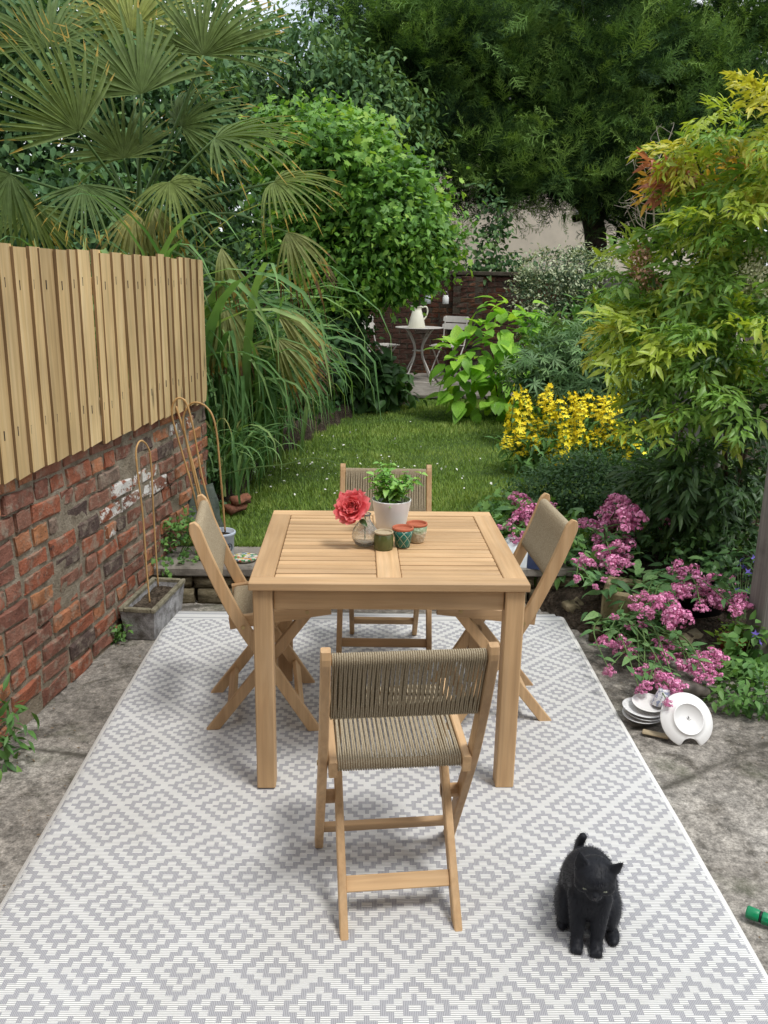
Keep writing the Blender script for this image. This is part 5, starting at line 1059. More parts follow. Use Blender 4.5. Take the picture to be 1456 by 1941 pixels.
vib = shrub('viburnum_shrub', (-0.25, 9.6, 0.3), 'large bright green shrub with lobed leaves overhanging the bistro set', [blob(620, 310, 9.4, 85, 85, .6), blob(690, 300, 9.5, 55, 70, .4), blob(715, 400, 9.2, 85, 95, .6), blob(600, 440, 9.5, 80, 105, .55), blob(785, 440, 9.5, 62, 75, .45), blob(545, 270, 9.7, 60, 62, .4), blob(690, 510, 9.2, 85, 55, .5), blob(765, 525, 9.3, 50, 38, .3), blob(620, 550, 9.4, 60, 40, .4), blob(830, 470, 9.6, 30, 45, .25)], 1000, 12, .10, .088, T_LOBE, L_BRIGHT, 29, .045, young=.6, var0=.30, droop=.45, lump=.3)
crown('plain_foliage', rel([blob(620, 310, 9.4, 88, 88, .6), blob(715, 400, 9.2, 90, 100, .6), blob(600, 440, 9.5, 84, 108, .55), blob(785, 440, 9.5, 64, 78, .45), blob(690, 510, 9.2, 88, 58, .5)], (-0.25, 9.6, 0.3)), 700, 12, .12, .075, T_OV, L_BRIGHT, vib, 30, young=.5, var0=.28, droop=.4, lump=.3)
shrub('shade_shrub', (-0.55, 9.0, 0.35), 'dark green bush in the shade below the bright viburnum', [blob(600, 640, 9.3, 80, 75, .5), blob(540, 690, 8.6, 80, 70, .5), blob(600, 560, 9.8, 60, 60, .4)], 420, 10, .10, .10, T_OV, L_DARK, 31, .03, young=.2, var0=.25)
shrub('peony_plant', (0.12, 9.75, 0.28), 'low dark peony bush with pointed leaves beside the lawn end', [blob(695, 705, 9.7, 55, 38, .35), blob(660, 725, 9.6, 50, 45, .35), blob(725, 725, 9.7, 40, 32, .3)], 150, 9, .09, .17, T_OV, L_DARK, 37, .015, 'plant', tmat=STEMG, young=.6, var0=.4, zmin=-.02, droop=.5)
shrub('golden_marjoram', (0.36, 9.72, 0.27), 'small golden leaved cushion plant at the lawn end', [blob(735, 745, 9.7, 26, 16, .15), blob(718, 765, 9.6, 26, 14, .15)], 70, 12, .04, .045, T_ROUND, L_GOLD, 41, .006, 'plant', tmat=STEMG, young=.3)
shrub('low_border_plant', (-0.15, 9.4, 0.26), 'low dark ground cover clump along the far lawn edge', [blob(650, 768, 9.5, 60, 26, .25), blob(600, 745, 9.3, 40, 30, .25)], 130, 10, .06, .07, T_OV, L_DARK, 43, .008, 'plant', tmat=STEMG, young=.3, zmin=-.02)
shrub('variegated_euonymus', (P(1060, 640, 11.2)[0], 11.2, 0.25), 'rounded cream and green variegated shrub against the back wall', [blob(1070, 525, 11.2, 78, 50, .5), blob(1020, 575, 11.0, 48, 55, .4), blob(1060, 625, 10.9, 62, 36, .4), blob(1105, 585, 11.2, 40, 45, .35), blob(1120, 500, 11.5, 45, 22, .3)], 700, 16, .065, .050, T_DIA, L_VAR, 47, .025, young=.25, var0=.34)
# large-leaved lime shrub: every leaf its own piece
ll = np.array([P(940, 790, 9.3)[0], 9.3, 0.24]); lime = plant('lime_leaf_shrub', ll, 'lime green shrub with big oval leaves at the far lawn corner')
LM = [leaf_mesh('leaf', L_LIME, L_=1, W_=.74, fold=.10, droop=.18+.14*i, nseg=5) for i in range(4)]
r = np.random.default_rng(53); cc, oo, dd_ = clumps(rel([blob(945, 690, 9.2, 100, 80, .45), blob(960, 630, 9.2, 45, 60, .3), blob(880, 700, 9.1, 45, 55, .3), blob(1010, 700, 9.2, 50, 75, .35), blob(930, 750, 9.0, 80, 35, .3), blob(985, 590, 9.3, 28, 22, .15)], ll), 330, 53, .08, .12, .12)
for i in range(len(cc)):
    if cc[i][2] < .03: continue
    o = link('leaf', LM[r.integers(4)], lime); local(o, cc[i], basis(nrm(oo[i]*np.array([1, 1, .5])+unit(1, r)[0]*.5+np.array([0, 0, -.22])), nrm(np.array([0, -.15, 1.0])+oo[i]*.5+unit(1, r)[0]*.22)), r.uniform(.14, .22))
for i in range(7):
    t = cc[r.integers(len(cc))]; g = G(); g.tube(catmull([(r.normal(0, .05), r.normal(0, .05), 0), (t[0]*.5, t[1]*.5, t[2]*.6), tuple(t)], 5), np.linspace(.010, .004, 11), 6); g.obj('stem', STEMB, lime, True)
shrub('hellebore', (P(1085, 760, 7.9)[0], 7.9, 0.2), 'dark plant with palmate fingered leaves behind the yellow flowers', [blob(1080, 680, 7.9, 95, 55, .45), blob(1130, 720, 7.6, 80, 55, .4), blob(1030, 715, 7.7, 50, 45, .35)], 260, 4, .09, .115, T_PALM, L_HELL, 59, .012, 'plant', tmat=STEMG, young=.4)
shrub('leafy_border_plant', (P(1120, 720, 8.8)[0], 8.8, 0.2), 'tall mid green leafy plant in front of the weathered fence', [blob(1090, 650, 9.0, 85, 45, .4), blob(1150, 620, 8.8, 70, 60, .4), blob(1190, 690, 8.0, 70, 70, .4)], 260, 9, .09, .12, T_LANCE, L_MID, 61, .012, 'plant', tmat=STEMG, young=.5)
# yellow loosestrife
lo = np.array([P(1085, 880, 6.5)[0], 6.5, .18]); ys_ = plant('yellow_loosestrife', lo, 'clump of yellow loosestrife flower spikes above the box bush', 'flower')
YEL = M('yellow_petal', (0.85, 0.55, 0.01), .5, .2); _n = N(YEL); _n.color(_n.ramp(_n.attr(), [(0, (.80, .56, .01)), (.5, (.90, .74, .02)), (1, (.93, .83, .07))]))
SP = []
for s_ in range(4):
    r = np.random.default_rng(70+s_); t = np.sort(r.uniform(0, 1, 62)); a = r.uniform(0, 6.28, 62); rad = (.042*(1-.6*t))*(1+r.normal(0, .2, 62)); pos = np.stack([rad*np.cos(a), rad*np.sin(a), t*.27], -1); ow = nrm(np.stack([np.cos(a), np.sin(a), np.full(62, .35)], -1))
    V, F, A = scatter(pos, nrm(np.cross(ow, unit(62, r))), ow, .024*(1-.35*t)*r.uniform(.8, 1.2, 62), T_STAR, r.uniform(0, 1, 62)); me = trimesh('flower_spike', V, F, A); me.materials.append(YEL); SP.append(me)
spk = [(972, 820, 980, 728), (1000, 792, 992, 738), (1010, 835, 1015, 790), (1042, 800, 1040, 728), (1055, 840, 1058, 768), (1068, 870, 1070, 800), (1088, 805, 1084, 742), (1100, 840, 1095, 775), (1118, 790, 1114, 738), (1150, 800, 1156, 748), (1168, 790, 1166, 746), (1135, 835, 1137, 780), (1196, 835, 1192, 785), (960, 850, 965, 825), (990, 862, 985, 820), (1018, 850, 1012, 825), (1145, 868, 1150, 822), (1172, 850, 1168, 812), (1030, 840, 1032, 800), (1182, 885, 1186, 868), (1205, 860, 1202, 835), (1082, 850, 1080, 800), (1128, 845, 1125, 815), (1030, 770, 1028, 745), (1060, 790, 1062, 750), (1102, 790, 1100, 752), (1140, 780, 1140, 750), (985, 840, 990, 800), (1050, 880, 1045, 840), (1112, 865, 1110, 820), (1160, 830, 1158, 790), (1020, 875, 1015, 850), (1000, 825, 1003, 790)]
r = np.random.default_rng(75)
for i, (x0, y0, x1, y1) in enumerate(spk):
    Yd = 6.45+r.normal(0, .12); a = P(x0, y0, Yd); b = P(x1, y1, Yd); L_ = np.linalg.norm(b-a); d = nrm(b-a); o = link('flower_spike', SP[i % 4], ys_)
    Rm = basis(np.array([0, -1.0, 0]), d); local(o, a-lo, Rm, 1.0); o.scale = (1.3, 1.3, max(.35, L_/.27))
    g = G(); q = np.array([r.normal(0, .15), r.normal(.1, .1), 0]); g.tube(catmull([q, (q+a-lo)/2+np.array([0, 0, .05]), a-lo, b-lo], 4), .004, 5); g.obj('stem', STEMG, ys_)
crown('foliage', rel([blob(1080, 850, 6.6, 120, 40, .35), blob(1010, 830, 6.6, 55, 40, .25), blob(1160, 830, 6.6, 60, 50, .3)], lo), 150, 8, .08, .095, T_LANCE, L_MID, ys_, 77, young=.3)
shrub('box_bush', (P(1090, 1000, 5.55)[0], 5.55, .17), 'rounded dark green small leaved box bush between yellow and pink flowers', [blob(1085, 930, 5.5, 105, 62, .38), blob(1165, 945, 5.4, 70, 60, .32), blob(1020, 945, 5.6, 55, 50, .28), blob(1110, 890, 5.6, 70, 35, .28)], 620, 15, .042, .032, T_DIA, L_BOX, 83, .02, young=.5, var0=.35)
shrub('fresh_green_perennial', (P(965, 1010, 5.0)[0], 5.0, .19), 'fresh green low leafy perennial behind the table corner', [blob(960, 985, 5.0, 42, 45, .2), blob(930, 1000, 5.1, 22, 25, .12), blob(1000, 1010, 4.8, 40, 40, .2)], 110, 9, .05, .055, T_LOBE, L_MID, 89, .006, 'plant', tmat=STEMG, young=.6, var0=.45)
# ------------------------------------------------------------------ nandina: every frond its own piece
def nandina_mats():
    def mk(nm, c1, c2): return leaf_mat(nm, [(0, c1), (.75, c1), (1, c2)], .42, .35, .4)
    return [mk('nandina_lime', (.31, .40, .055), (.42, .45, .08)), mk('nandina_yellow', (.42, .42, .06), (.50, .42, .09)), mk('nandina_orange', (.48, .29, .07), (.46, .20, .09)), mk('nandina_red', (.34, .13, .085), (.38, .13, .10)), mk('nandina_green', (.16, .29, .06), (.25, .35, .07)), mk('nandina_dark', (.045, .095, .03), (.08, .14, .04))]
NM = nandina_mats()
def nandina_frond(seed, mat, narrow=False):
    r = np.random.default_rng(seed); pos = []; d = []; n_ = []; s = []; v = []; ax_ = lambda t: np.array([0, t, .10*math.sin(t*2.6)-.22*t*t])
    for i in range(5):
        t = .28+.16*i
        for sd in ((-1, 1) if i < 4 else (0,)):
            L_ = .42*(1.1-t); base = ax_(t)
            for k in range(4):
                q = base+np.array([sd*.55*L_*k/2.2, L_*.55*k/2.2, -.05*k*L_])
                for s2 in ((-1, 1) if k < 3 else (0,)):
                    dd = nrm(np.array([sd*.55+s2*.55*(1 if sd == 0 else .5)+r.normal(0, .2), .75+s2*sd*-.55+r.normal(0, .2), -.2+r.normal(0, .35)])); pos.append(q+r.normal(0, .035, 3)); d.append(dd); n_.append(nrm(np.array([r.normal(0, .6), r.normal(0, .6), 1]))); s.append((.19 if not narrow else .20)*r.uniform(.55, 1.3)); v.append(np.clip(r.uniform(0, .9)+(.25 if k == 3 else 0), 0, 1))
    V, F, A = scatter(np.array(pos), np.array(d), np.array(n_), np.array(s), T_LANCE if narrow else _T(L_=1, W_=.30, fold=.18, droop=.30, nseg=3), np.array(v)); me = trimesh('frond', V, F, A); me.materials.append(mat); return me
NF = {(i, k): nandina_frond(200+10*i+k, NM[i], i == 3) for i in range(6) for k in range(3)}
nd0 = np.array([2.05, 4.75, .15]); nd = plant('nandina', nd0, 'tall bamboo-like shrub with lime, orange and red young leaves beside the post')
r = np.random.default_rng(97)
zones = [(blob(1410, 300, 4.7, 110, 90, .5), (0, 0, 1, 0, 4), 34), (blob(1330, 300, 4.8, 55, 45, .25), (2, 1, 0), 8), (blob(1330, 350, 4.9, 75, 45, .3), (2, 0, 0, 4), 10), (blob(1285, 340, 4.9, 25, 22, .12), (3, 2), 3),
         (blob(1400, 440, 4.7, 120, 80, .45), (0, 4, 4, 4), 30), (blob(1330, 520, 4.9, 140, 70, .45), (4, 4, 4, 0), 34), (blob(1230, 550, 5.0, 75, 50, .35), (4, 0, 4), 18), (blob(1280, 640, 4.7, 120, 60, .4), (0, 4, 4, 4), 34),
         (blob(1210, 640, 4.8, 60, 55, .25), (0, 1, 0), 12), (blob(1400, 660, 4.5, 110, 90, .4), (0, 4, 4, 5, 4), 30), (blob(1330, 760, 4.5, 120, 70, .35), (4, 5, 4, 0), 28), (blob(1350, 880, 4.6, 130, 80, .4), (5, 5, 5), 44), (blob(1300, 960, 4.75, 120, 60, .3), (5, 5), 30), (blob(1360, 820, 4.4, 60, 20, .15), (0, 2), 5)]
nfr = 0
for zb, cs, cnt in zones:
    cc, oo, dd_ = clumps(rel([zb], nd0), cnt, 300+nfr, .25, .35, .1)
    for i in range(len(cc)):
        if nfr >= 298: break
        o = link('frond', NF[(cs[r.integers(len(cs))], int(r.integers(3)))], nd); d = nrm(oo[i]*np.array([1, 1, .4])+unit(1, r)[0]*.55+np.array([-.12, -.2, .0])); sz = r.uniform(.30, .46)
        local(o, cc[i]-d*sz*.5, basis(d, nrm(np.array([0, 0, 1.0])+oo[i]*.35+unit(1, r)[0]*.3)), sz); nfr += 1
for i in range(11):
    q = np.array([r.normal(0, .16), r.normal(0, .16), 0]); z_ = r.uniform(.9, 1.7); g = G(); g.tube(catmull([q, q*1.1+np.array([r.normal(0, .03), .05, z_*.5]), q*1.3+np.array([r.normal(.1, .1), .15, z_])], 5), np.linspace(.012, .006, 11), 6); g.obj('cane_stem', STEMB, nd, True)
crown('inner_foliage', rel([blob(1350, 880, 4.85, 130, 110, .35), blob(1340, 600, 5.05, 130, 140, .35), blob(1420, 420, 5.0, 90, 150, .35)], nd0), 240, 9, .09, .075, T_LANCE, NM[5], nd, 99, young=.2)
FLW = M('panicle_bud', (.5, .5, .3), .6, .2); _n = N(FLW); _n.color(_n.ramp(_n.attr(), [(0, (.42, .44, .22)), (1, (.66, .64, .45))])); FLP = M('pink_panicle_bud', (.6, .36, .24), .6, .2); _n = N(FLP); _n.color(_n.ramp(_n.attr(), [(0, (.45, .22, .13)), (1, (.70, .46, .33))]))
def panicle(px, py, Yd, rx, ry, mat, n_, seed):
    r = np.random.default_rng(seed); c, rad = blob(px, py, Yd, rx, ry); d = unit(n_, r)*np.cbrt(r.random(n_))[:, None]; V, F, A = scatter(c-nd0+d*rad, unit(n_, r), unit(n_, r), .0085*r.uniform(.6, 1.2, n_), T_FLOR, r.random(n_)); tag(link('flower_panicle', trimesh('flower_panicle', V, F, A), nd, mat), kind='stuff')
panicle(1425, 535, 4.4, 38, 40, FLW, 420, 1); panicle(1435, 490, 4.45, 26, 30, FLW, 160, 2); panicle(1215, 505, 4.85, 22, 40, FLP, 300, 3); panicle(1235, 545, 4.85, 22, 30, FLP, 120, 4)
tw = plant('bare_twigs', (1.95, 5.3, .15), 'pale leafless twigs poking out beside the lime nandina', 'twig'); PALEW = speckled('pale_twig', (.34, .30, .25), .9, .2)
def twig(g, a, b, rad, depth, r):
    m_ = (a+b)/2+r.normal(0, .05, 3); g.tube(catmull([a, m_, b], 4), np.linspace(rad, rad*.5, 9), 5)
    if depth:
        for _ in range(3): s = a+(b-a)*r.uniform(.4, .95); twig(g, s, s+nrm((b-a)+r.normal(0, .7, 3)*np.linalg.norm(b-a))*np.linalg.norm(b-a)*.5, rad*.55, depth-1, r)
r = np.random.default_rng(6); t0 = np.array(tw.location)
for (a, b) in (((1270, 480), (1190, 400)), ((1260, 470), (1262, 350)), ((1240, 440), (1240, 285))):
    g = G(); twig(g, P(*a, 5.2)-t0, P(*b, 5.2)-t0, .006, 2, r); g.obj('twig', PALEW, tw)
g = G(); g.tube(catmull([(0, 0, 0), (.0, .05, .8), P(1270, 480, 5.2)-t0], 5), np.linspace(.012, .007, 11), 6); g.obj('main_stem', PALEW, tw)

# ------------------------------------------------------------------ fan palm behind the fence
def fan_frond(seed, mat, spread=2.2, nseg=34, droop=.25, stiff=True, name='frond'):
    """palmate frond, hub at origin, middle segment along +y, upper side +z"""
    r = np.random.default_rng(seed); Vs = []; Fs = []; As = []; k = 0; ns_ = 7
    for i in range(nseg):
        a = (i/(nseg-1)-.5)*2*spread; L_ = (1-.28*(abs(a)/spread)**2)*r.uniform(.9, 1.05); bend = droop*r.uniform(.6, 1.4)+(0 if stiff else .2); sw = r.normal(0, .05); wmax = .020*r.uniform(.6, 1.25)
        d = np.array([math.sin(a), math.cos(a), 0]); s = np.array([math.cos(a), -math.sin(a), 0]); brk = r.random() < .3; lift = (1 if i % 2 else -1)*.008
        for q in range(ns_):
            t = q/(ns_-1); wd = wmax*min(1, t*3.2+.12)*(1-t**3.2*.93); z = .10*t-bend*t*t*(1+(.9*t*t if brk else 0)); c = d*t*L_*(1-.18*bend*t)+s*sw*t*t+np.array([0, 0, z+lift*t])
            Vs += [c-s*wd+np.array([0, 0, wd*.75]), c, c+s*wd+np.array([0, 0, wd*.75])]; As += [t]*3
        for q in range(ns_-1):
            b = k+q*3; Fs += [(b, b+1, b+4), (b, b+4, b+3), (b+1, b+2, b+5), (b+1, b+5, b+4)]
        k += ns_*3
    me = trimesh(name, np.array(Vs), np.array(Fs), np.array(As)); me.materials.append(mat); return me
UPF = [fan_frond(400+i, PALMG, 1.25+.2*i, 34, .16+.08*i) for i in range(4)]; DRF = [fan_frond(420+i, PALMD, .42+.2*i, 15+4*i, .45, False) for i in range(3)]
pl0 = np.array([P(265, 470, 6.6)[0], 6.6, .3]); palm = plant('fan_palm', pl0, 'fan palm with large pleated fronds rising behind the board fence', 'palm')
hub = P(266, 440, 6.6)-pl0
g = G(); g.tube(catmull([(0.0, 0, 0), hub*.5+np.array([.04, 0, 0]), hub+np.array([0, 0, .05])], 8), np.linspace(.11, .08, 17)*(1+.12*(np.arange(17) % 2)), 12); g.obj('trunk', stone_material('palm_fibre', (.09, .06, .035), (.04, .026, .016), (.16, .11, .07), 22.0), palm, True)
# hub pixel, distance, pixel the middle segment points to, distance, radius (m), mesh set
fr = [((150, 250), 5.9, (55, 110), 5.7, .80, 0, (0.35, -.75, .45)), ((268, 178), 6.2, (205, 20), 6.3, .86, 1, (.25, -.85, .35)), ((386, 105), 6.4, (400, -90), 6.5, .80, 2, (-.05, -.9, .35)), ((408, 263), 6.1, (600, 228), 6.0, .72, 1, (.1, -.45, .85)),
      ((158, 350), 5.8, (190, 480), 5.5, .52, 0, (.2, -.8, .5)), ((250, 60), 7.0, (260, -160), 7.2, .85, 3, (.1, -.9, .2)), ((90, 90), 6.6, (30, -60), 6.7, .75, 2, (.3, -.8, .4)),
      ((20, 330), 6.0, (-80, 430), 5.8, .70, 1, (.4, -.6, .6)), ((520, 345), 5.9, (670, 345), 5.7, .55, 2, (0, -.5, .85)), ((60, 390), 6.3, (10, 500), 6.1, .62, 3, (.3, -.7, .6)), ((322, 345), 6.2, (410, 440), 6.0, .5, 3, (.3, -.75, .55)), ((235, 300), 6.3, (200, 160), 6.4, .62, 2, (.2, -.8, .4)), ((345, 240), 6.5, (430, 150), 6.5, .6, 3, (-.2, -.8, .5))]
for i, (h_, Yh, t_, Yt, L_, mi, nv) in enumerate(fr):
    a = P(*h_, Yh); b = P(*t_, Yt); o = link('frond', UPF[mi], palm); local(o, a-pl0, basis(b-a, np.array(nv)), L_*.9)
    g = G(); m_ = (hub+a-pl0)/2+np.array([0, 0, .06]); g.tube(catmull([hub+np.array([RND.uniform(-.05, .05), 0, RND.uniform(-.05, .15)]), m_, a-pl0], 5), np.linspace(.014, .008, 11), 6); g.obj('petiole', STEMG, palm, True)
for (h_, Yh, t_, Yt, L_, mi, nv) in [((420, 470), 5.75, (446, 590), 5.5, .42, 0, (.1, -.9, .2)), ((425, 575), 5.7, (452, 700), 5.45, .50, 1, (.3, -.9, .1)), ((520, 585), 5.8, (640, 665), 5.6, .46, 0, (-.2, -.6, .7)), ((525, 640), 5.75, (615, 745), 5.5, .42, 1, (-.2, -.7, .6)), ((545, 440), 5.8, (600, 520), 5.6, .40, 2, (0, -.7, .6)), ((410, 610), 5.7, (402, 720), 5.5, .38, 2, (.2, -.9, .1)), ((255, 400), 6.3, (240, 520), 6.1, .5, 2, (.2, -.9, .1)), ((290, 390), 6.3, (310, 500), 6.1, .45, 1, (0, -.9, .1))]:
    a = P(*h_, Yh); b = P(*t_, Yt); o = link('dry_frond', DRF[mi], palm); local(o, a-pl0, basis(b-a, np.array(nv)), L_*1.2)
    g = G(); g.tube(catmull([hub+np.array([0, 0, -.15]), (hub+a-pl0)/2+np.array([.05, 0, .12]), a-pl0], 5), np.linspace(.012, .007, 11), 6); g.obj('petiole', STEMG, palm, True)
# ------------------------------------------------------------------ arching strap-leaved grass
def blade(seed, droop):
    r = np.random.default_rng(seed); n_ = 14; el = r.uniform(1.3, 1.56); p = np.zeros(3); V = []; w0 = r.uniform(.008, .0115); st = 1.0/(n_-1); tw_ = r.uniform(-.6, .6); yaw_ = 0.0; A = []
    for i in range(n_):
        t = i/(n_-1); d = np.array([math.sin(yaw_)*math.cos(el), math.cos(yaw_)*math.cos(el), math.sin(el)]); wd = w0*min(1, .5+2*t)*(1-t**2.2)
        s = np.array([math.cos(tw_*t*2), math.sin(tw_*t*2)*.4, .3*math.sin(tw_*t*3)]); s = nrm(s-d*np.dot(s, d)); nn = np.cross(s, d)
        V += [p-s*wd+nn*wd*.5, p.copy(), p+s*wd+nn*wd*.5]; p = p+d*st; el -= droop*st*(.15+3.6*t**1.3); el = max(el, -1.45); yaw_ += r.normal(0, .05); A += [t]*3
    F = []
    for q in range(n_-1): b = q*3; F += [(b, b+1, b+4), (b, b+4, b+3), (b+1, b+2, b+5), (b+1, b+5, b+4)]
    me = trimesh('blade', np.array(V), np.array(F), np.array(A)); me.materials.append(L_STRAP); return me
BL = [blade(450+i, 1.0+.22*i) for i in range(12)]
def strap_clump(name, loc, lab, n_, seed, hmin, hmax, az0, azs, spread):
    e = plant(name, loc, lab, 'ornamental grass'); r = np.random.default_rng(seed)
    for i in range(n_):
        o = link('blade', BL[r.integers(12)], e); o.location = (r.normal(0, spread), r.normal(0, spread), 0); o.rotation_euler = (r.normal(0, .08), r.normal(0, .08), az0+r.normal(0, azs)); s = r.uniform(hmin, hmax); o.scale = (s*r.uniform(.9, 1.75), s, s)
    return e
strap_clump('pampas_plant', (P(420, 800, 6.2)[0], 6.2, .33), 'tall clump of arching strap leaved grass beyond the fence end', 210, 5, .9, 1.75, -2.0, 1.2, .20)
strap_clump('pampas_plant', (P(385, 800, 6.3)[0], 6.3, .33), 'strap leaved grass rising between the palm and the bright shrub', 190, 6, 1.3, 2.1, -2.9, 1.5, .22)
strap_clump('pampas_plant', (P(285, 800, 6.15)[0], 6.15, .30), 'tall strap leaved grass hiding the palm trunk behind the fence', 200, 8, 1.6, 2.6, -2.4, 2.0, .25)
strap_clump('day_lily', (P(425, 900, 5.5)[0], 5.5, .30), 'low clump of narrow drooping leaves at the wall end beside the lawn', 75, 7, .45, .95, -.9, 1.0, .10)
shrub('wall_end_shrub', (P(420, 780, 6.9)[0], 6.9, .33), 'dark shrub filling the bed behind the strap leaved grass', [blob(450, 700, 6.9, 90, 90, .4), blob(430, 600, 7.2, 100, 100, .45), blob(520, 720, 7.4, 80, 60, .4), blob(420, 800, 6.3, 60, 60, .3)], 380, 9, .10, .08, T_OV, L_DARK, 111, .02, young=.2, var0=.25)
# one long fallen grass stem over the lawn
g = G(); g.tube(catmull([P(415, 902, 5.2), P(470, 888, 5.15), P(540, 880, 5.1), P(590, 868, 5.1), P(650, 880, 5.1)], 6), np.linspace(.004, .002, 25), 5); o = g.obj('grass_stem', STEMG); tag(o, 'single long grass stem arching low over the lawn', 'grass stem')
# ------------------------------------------------------------------ pink valerian
PINK = M('valerian_floret', (.6, .13, .3), .6, .15); _n = N(PINK); _n.color(_n.ramp(_n.attr(), [(0, (.60, .15, .35)), (.5, (.80, .29, .51)), (1, (.90, .50, .67))]))
HD = []
for s_ in range(5):
    r = np.random.default_rng(120+s_); parts_ = []
    for q in range(12):
        c = unit(1, r)[0]*np.array([.85, .85, .6])*(0 if q == 0 else r.uniform(.5, 1.0))+np.array([0, 0, .25 if q == 0 else 0]); n_ = 30; d = unit(n_, r); d[:, 2] = np.abs(d[:, 2])*1.0-.25; pos = c+d*np.array([.27, .27, .22])*r.uniform(.6, 1.2, (n_, 1)); parts_.append(scatter(pos, nrm(np.cross(d, unit(n_, r))), nrm(d), .085*r.uniform(.7, 1.25, n_), T_FLOR, np.clip(r.normal(.5, .25, n_), 0, 1)))
    V, F, A = merge(parts_); me = trimesh('flower_head', V, F, A); me.materials.append(PINK); HD.append(me)
VL = [leaf_mesh('leaf', L_VAL, L_=1, W_=.40, fold=.14, droop=.2+.15*i) for i in range(3)]
def valerian(loc, lab, heads, nleaf, seed, Yd, spread, zlow):
    loc = np.array(loc, float); e = plant('red_valerian', loc, lab, 'flower', 'pink valerian plants'); r = np.random.default_rng(seed)
    heads = heads+[(a_+r.normal(0, 13), b_+r.normal(0, 9), c_*r.uniform(.55, .8)) for a_, b_, c_ in heads if c_ > 11]
    for (px, py, rp_) in heads:
        yy = min(Yd+r.normal(0, .10), PZ(px, py, zlow+r.uniform(0, .06))[1]); p = P(px, py, yy); rad = rp_*yy/FPX; o = link('flower_head', HD[r.integers(5)], e); tilt = nrm(np.array([r.normal(0, .3), -.25+r.normal(0, .2), 1])); local(o, p-loc, basis(np.array([math.cos(rp_), math.sin(rp_), 0]), tilt), rad*1.25)
        b = np.array([r.normal(0, spread*.35), r.normal(0, spread*.35), 0]); q = p-loc-tilt*rad*.2; m_ = (b+q)/2+np.array([r.normal(0, .04), r.normal(0, .04), abs(r.normal(.05, .04))]); g = G(); path = catmull([b, m_, q], 7); g.tube(path, np.linspace(.0045, .0022, len(path)), 6); g.obj('stem', STEMG, e, True)
        for t in (np.linspace(.2, .9, 5) if rp_ == int(rp_) else (.45, .8)):
            c = path[int(t*(len(path)-1))]; a = r.uniform(0, 6.28)
            for s2 in (0, math.pi):
                o = link('leaf', VL[r.integers(3)], e); local(o, c, basis(np.array([math.cos(a+s2), math.sin(a+s2), r.uniform(-.1, .5)]), np.array([r.normal(0, .3), r.normal(0, .3), 1])), r.uniform(.05, .10)*(1.15-.5*t))
    for i in range(nleaf):
        a = r.uniform(0, 6.28); q = np.array([math.cos(a), math.sin(a), 0])*spread*math.sqrt(r.random())+np.array([0, 0, r.uniform(.03, .24)]); o = link('leaf', VL[r.integers(3)], e); local(o, q, basis(np.array([math.cos(a+r.normal(0, .8)), math.sin(a+r.normal(0, .8)), r.uniform(-.2, .5)]), np.array([r.normal(0, .35), r.normal(0, .35)-.2, 1])), r.uniform(.06, .12))
valerian((.98, 4.78, .17), 'pink valerian flowering behind the cord back of a folding chair', [(988, 945, 20), (1003, 968, 24), (985, 985, 24), (1012, 990, 22), (965, 1000, 12), (975, 1020, 12), (1022, 965, 18), (1000, 1015, 16)], 24, 131, 4.75, .16, .30)
valerian((1.28, 4.55, .17), 'pink valerian with a pyramid flower head in front of the box bush', [(1172, 948, 22), (1160, 972, 30), (1188, 985, 32), (1150, 998, 30), (1175, 1005, 28), (1120, 994, 20), (1155, 1022, 16), (1188, 1020, 12), (1260, 988, 16), (1267, 1003, 9), (1142, 1050, 28), (1178, 1045, 28), (1160, 1070, 26), (1105, 1063, 20), (1190, 1068, 12), (1092, 1096, 9), (1145, 1098, 8), (1128, 1112, 8)], 60, 132, 4.5, .26, .30)
valerian((1.62, 4.25, .13), 'pink valerian spreading over the buff stone planter', [(1300, 1085, 28), (1325, 1105, 32), (1345, 1130, 28), (1285, 1118, 22), (1260, 1145, 30), (1278, 1165, 32), (1240, 1140, 22), (1350, 1100, 22), (1360, 1140, 20), (1330, 1152, 14), (1222, 1132, 12), (1375, 1128, 10), (1405, 1142, 24), (1400, 1155, 18), (1215, 1155, 12), (1235, 1165, 12)], 60, 133, 4.15, .26, .24)
valerian((1.28, 3.98, .05), 'sprawling pink valerian drooping over the concrete towards the plates', [(1145, 1218, 18), (1180, 1222, 22), (1195, 1235, 16), (1245, 1232, 26), (1262, 1245, 20), (1285, 1240, 22), (1305, 1258, 22), (1330, 1262, 24), (1358, 1245, 26), (1350, 1275, 18), (1255, 1292, 24), (1280, 1300, 26), (1240, 1270, 16), (1212, 1272, 14), (1155, 1272, 12), (1215, 1310, 12), (1290, 1318, 18), (1330, 1285, 16), (1222, 1195, 14), (1195, 1188, 12), (1165, 1170, 9)], 60, 134, 3.78, .22, .085)
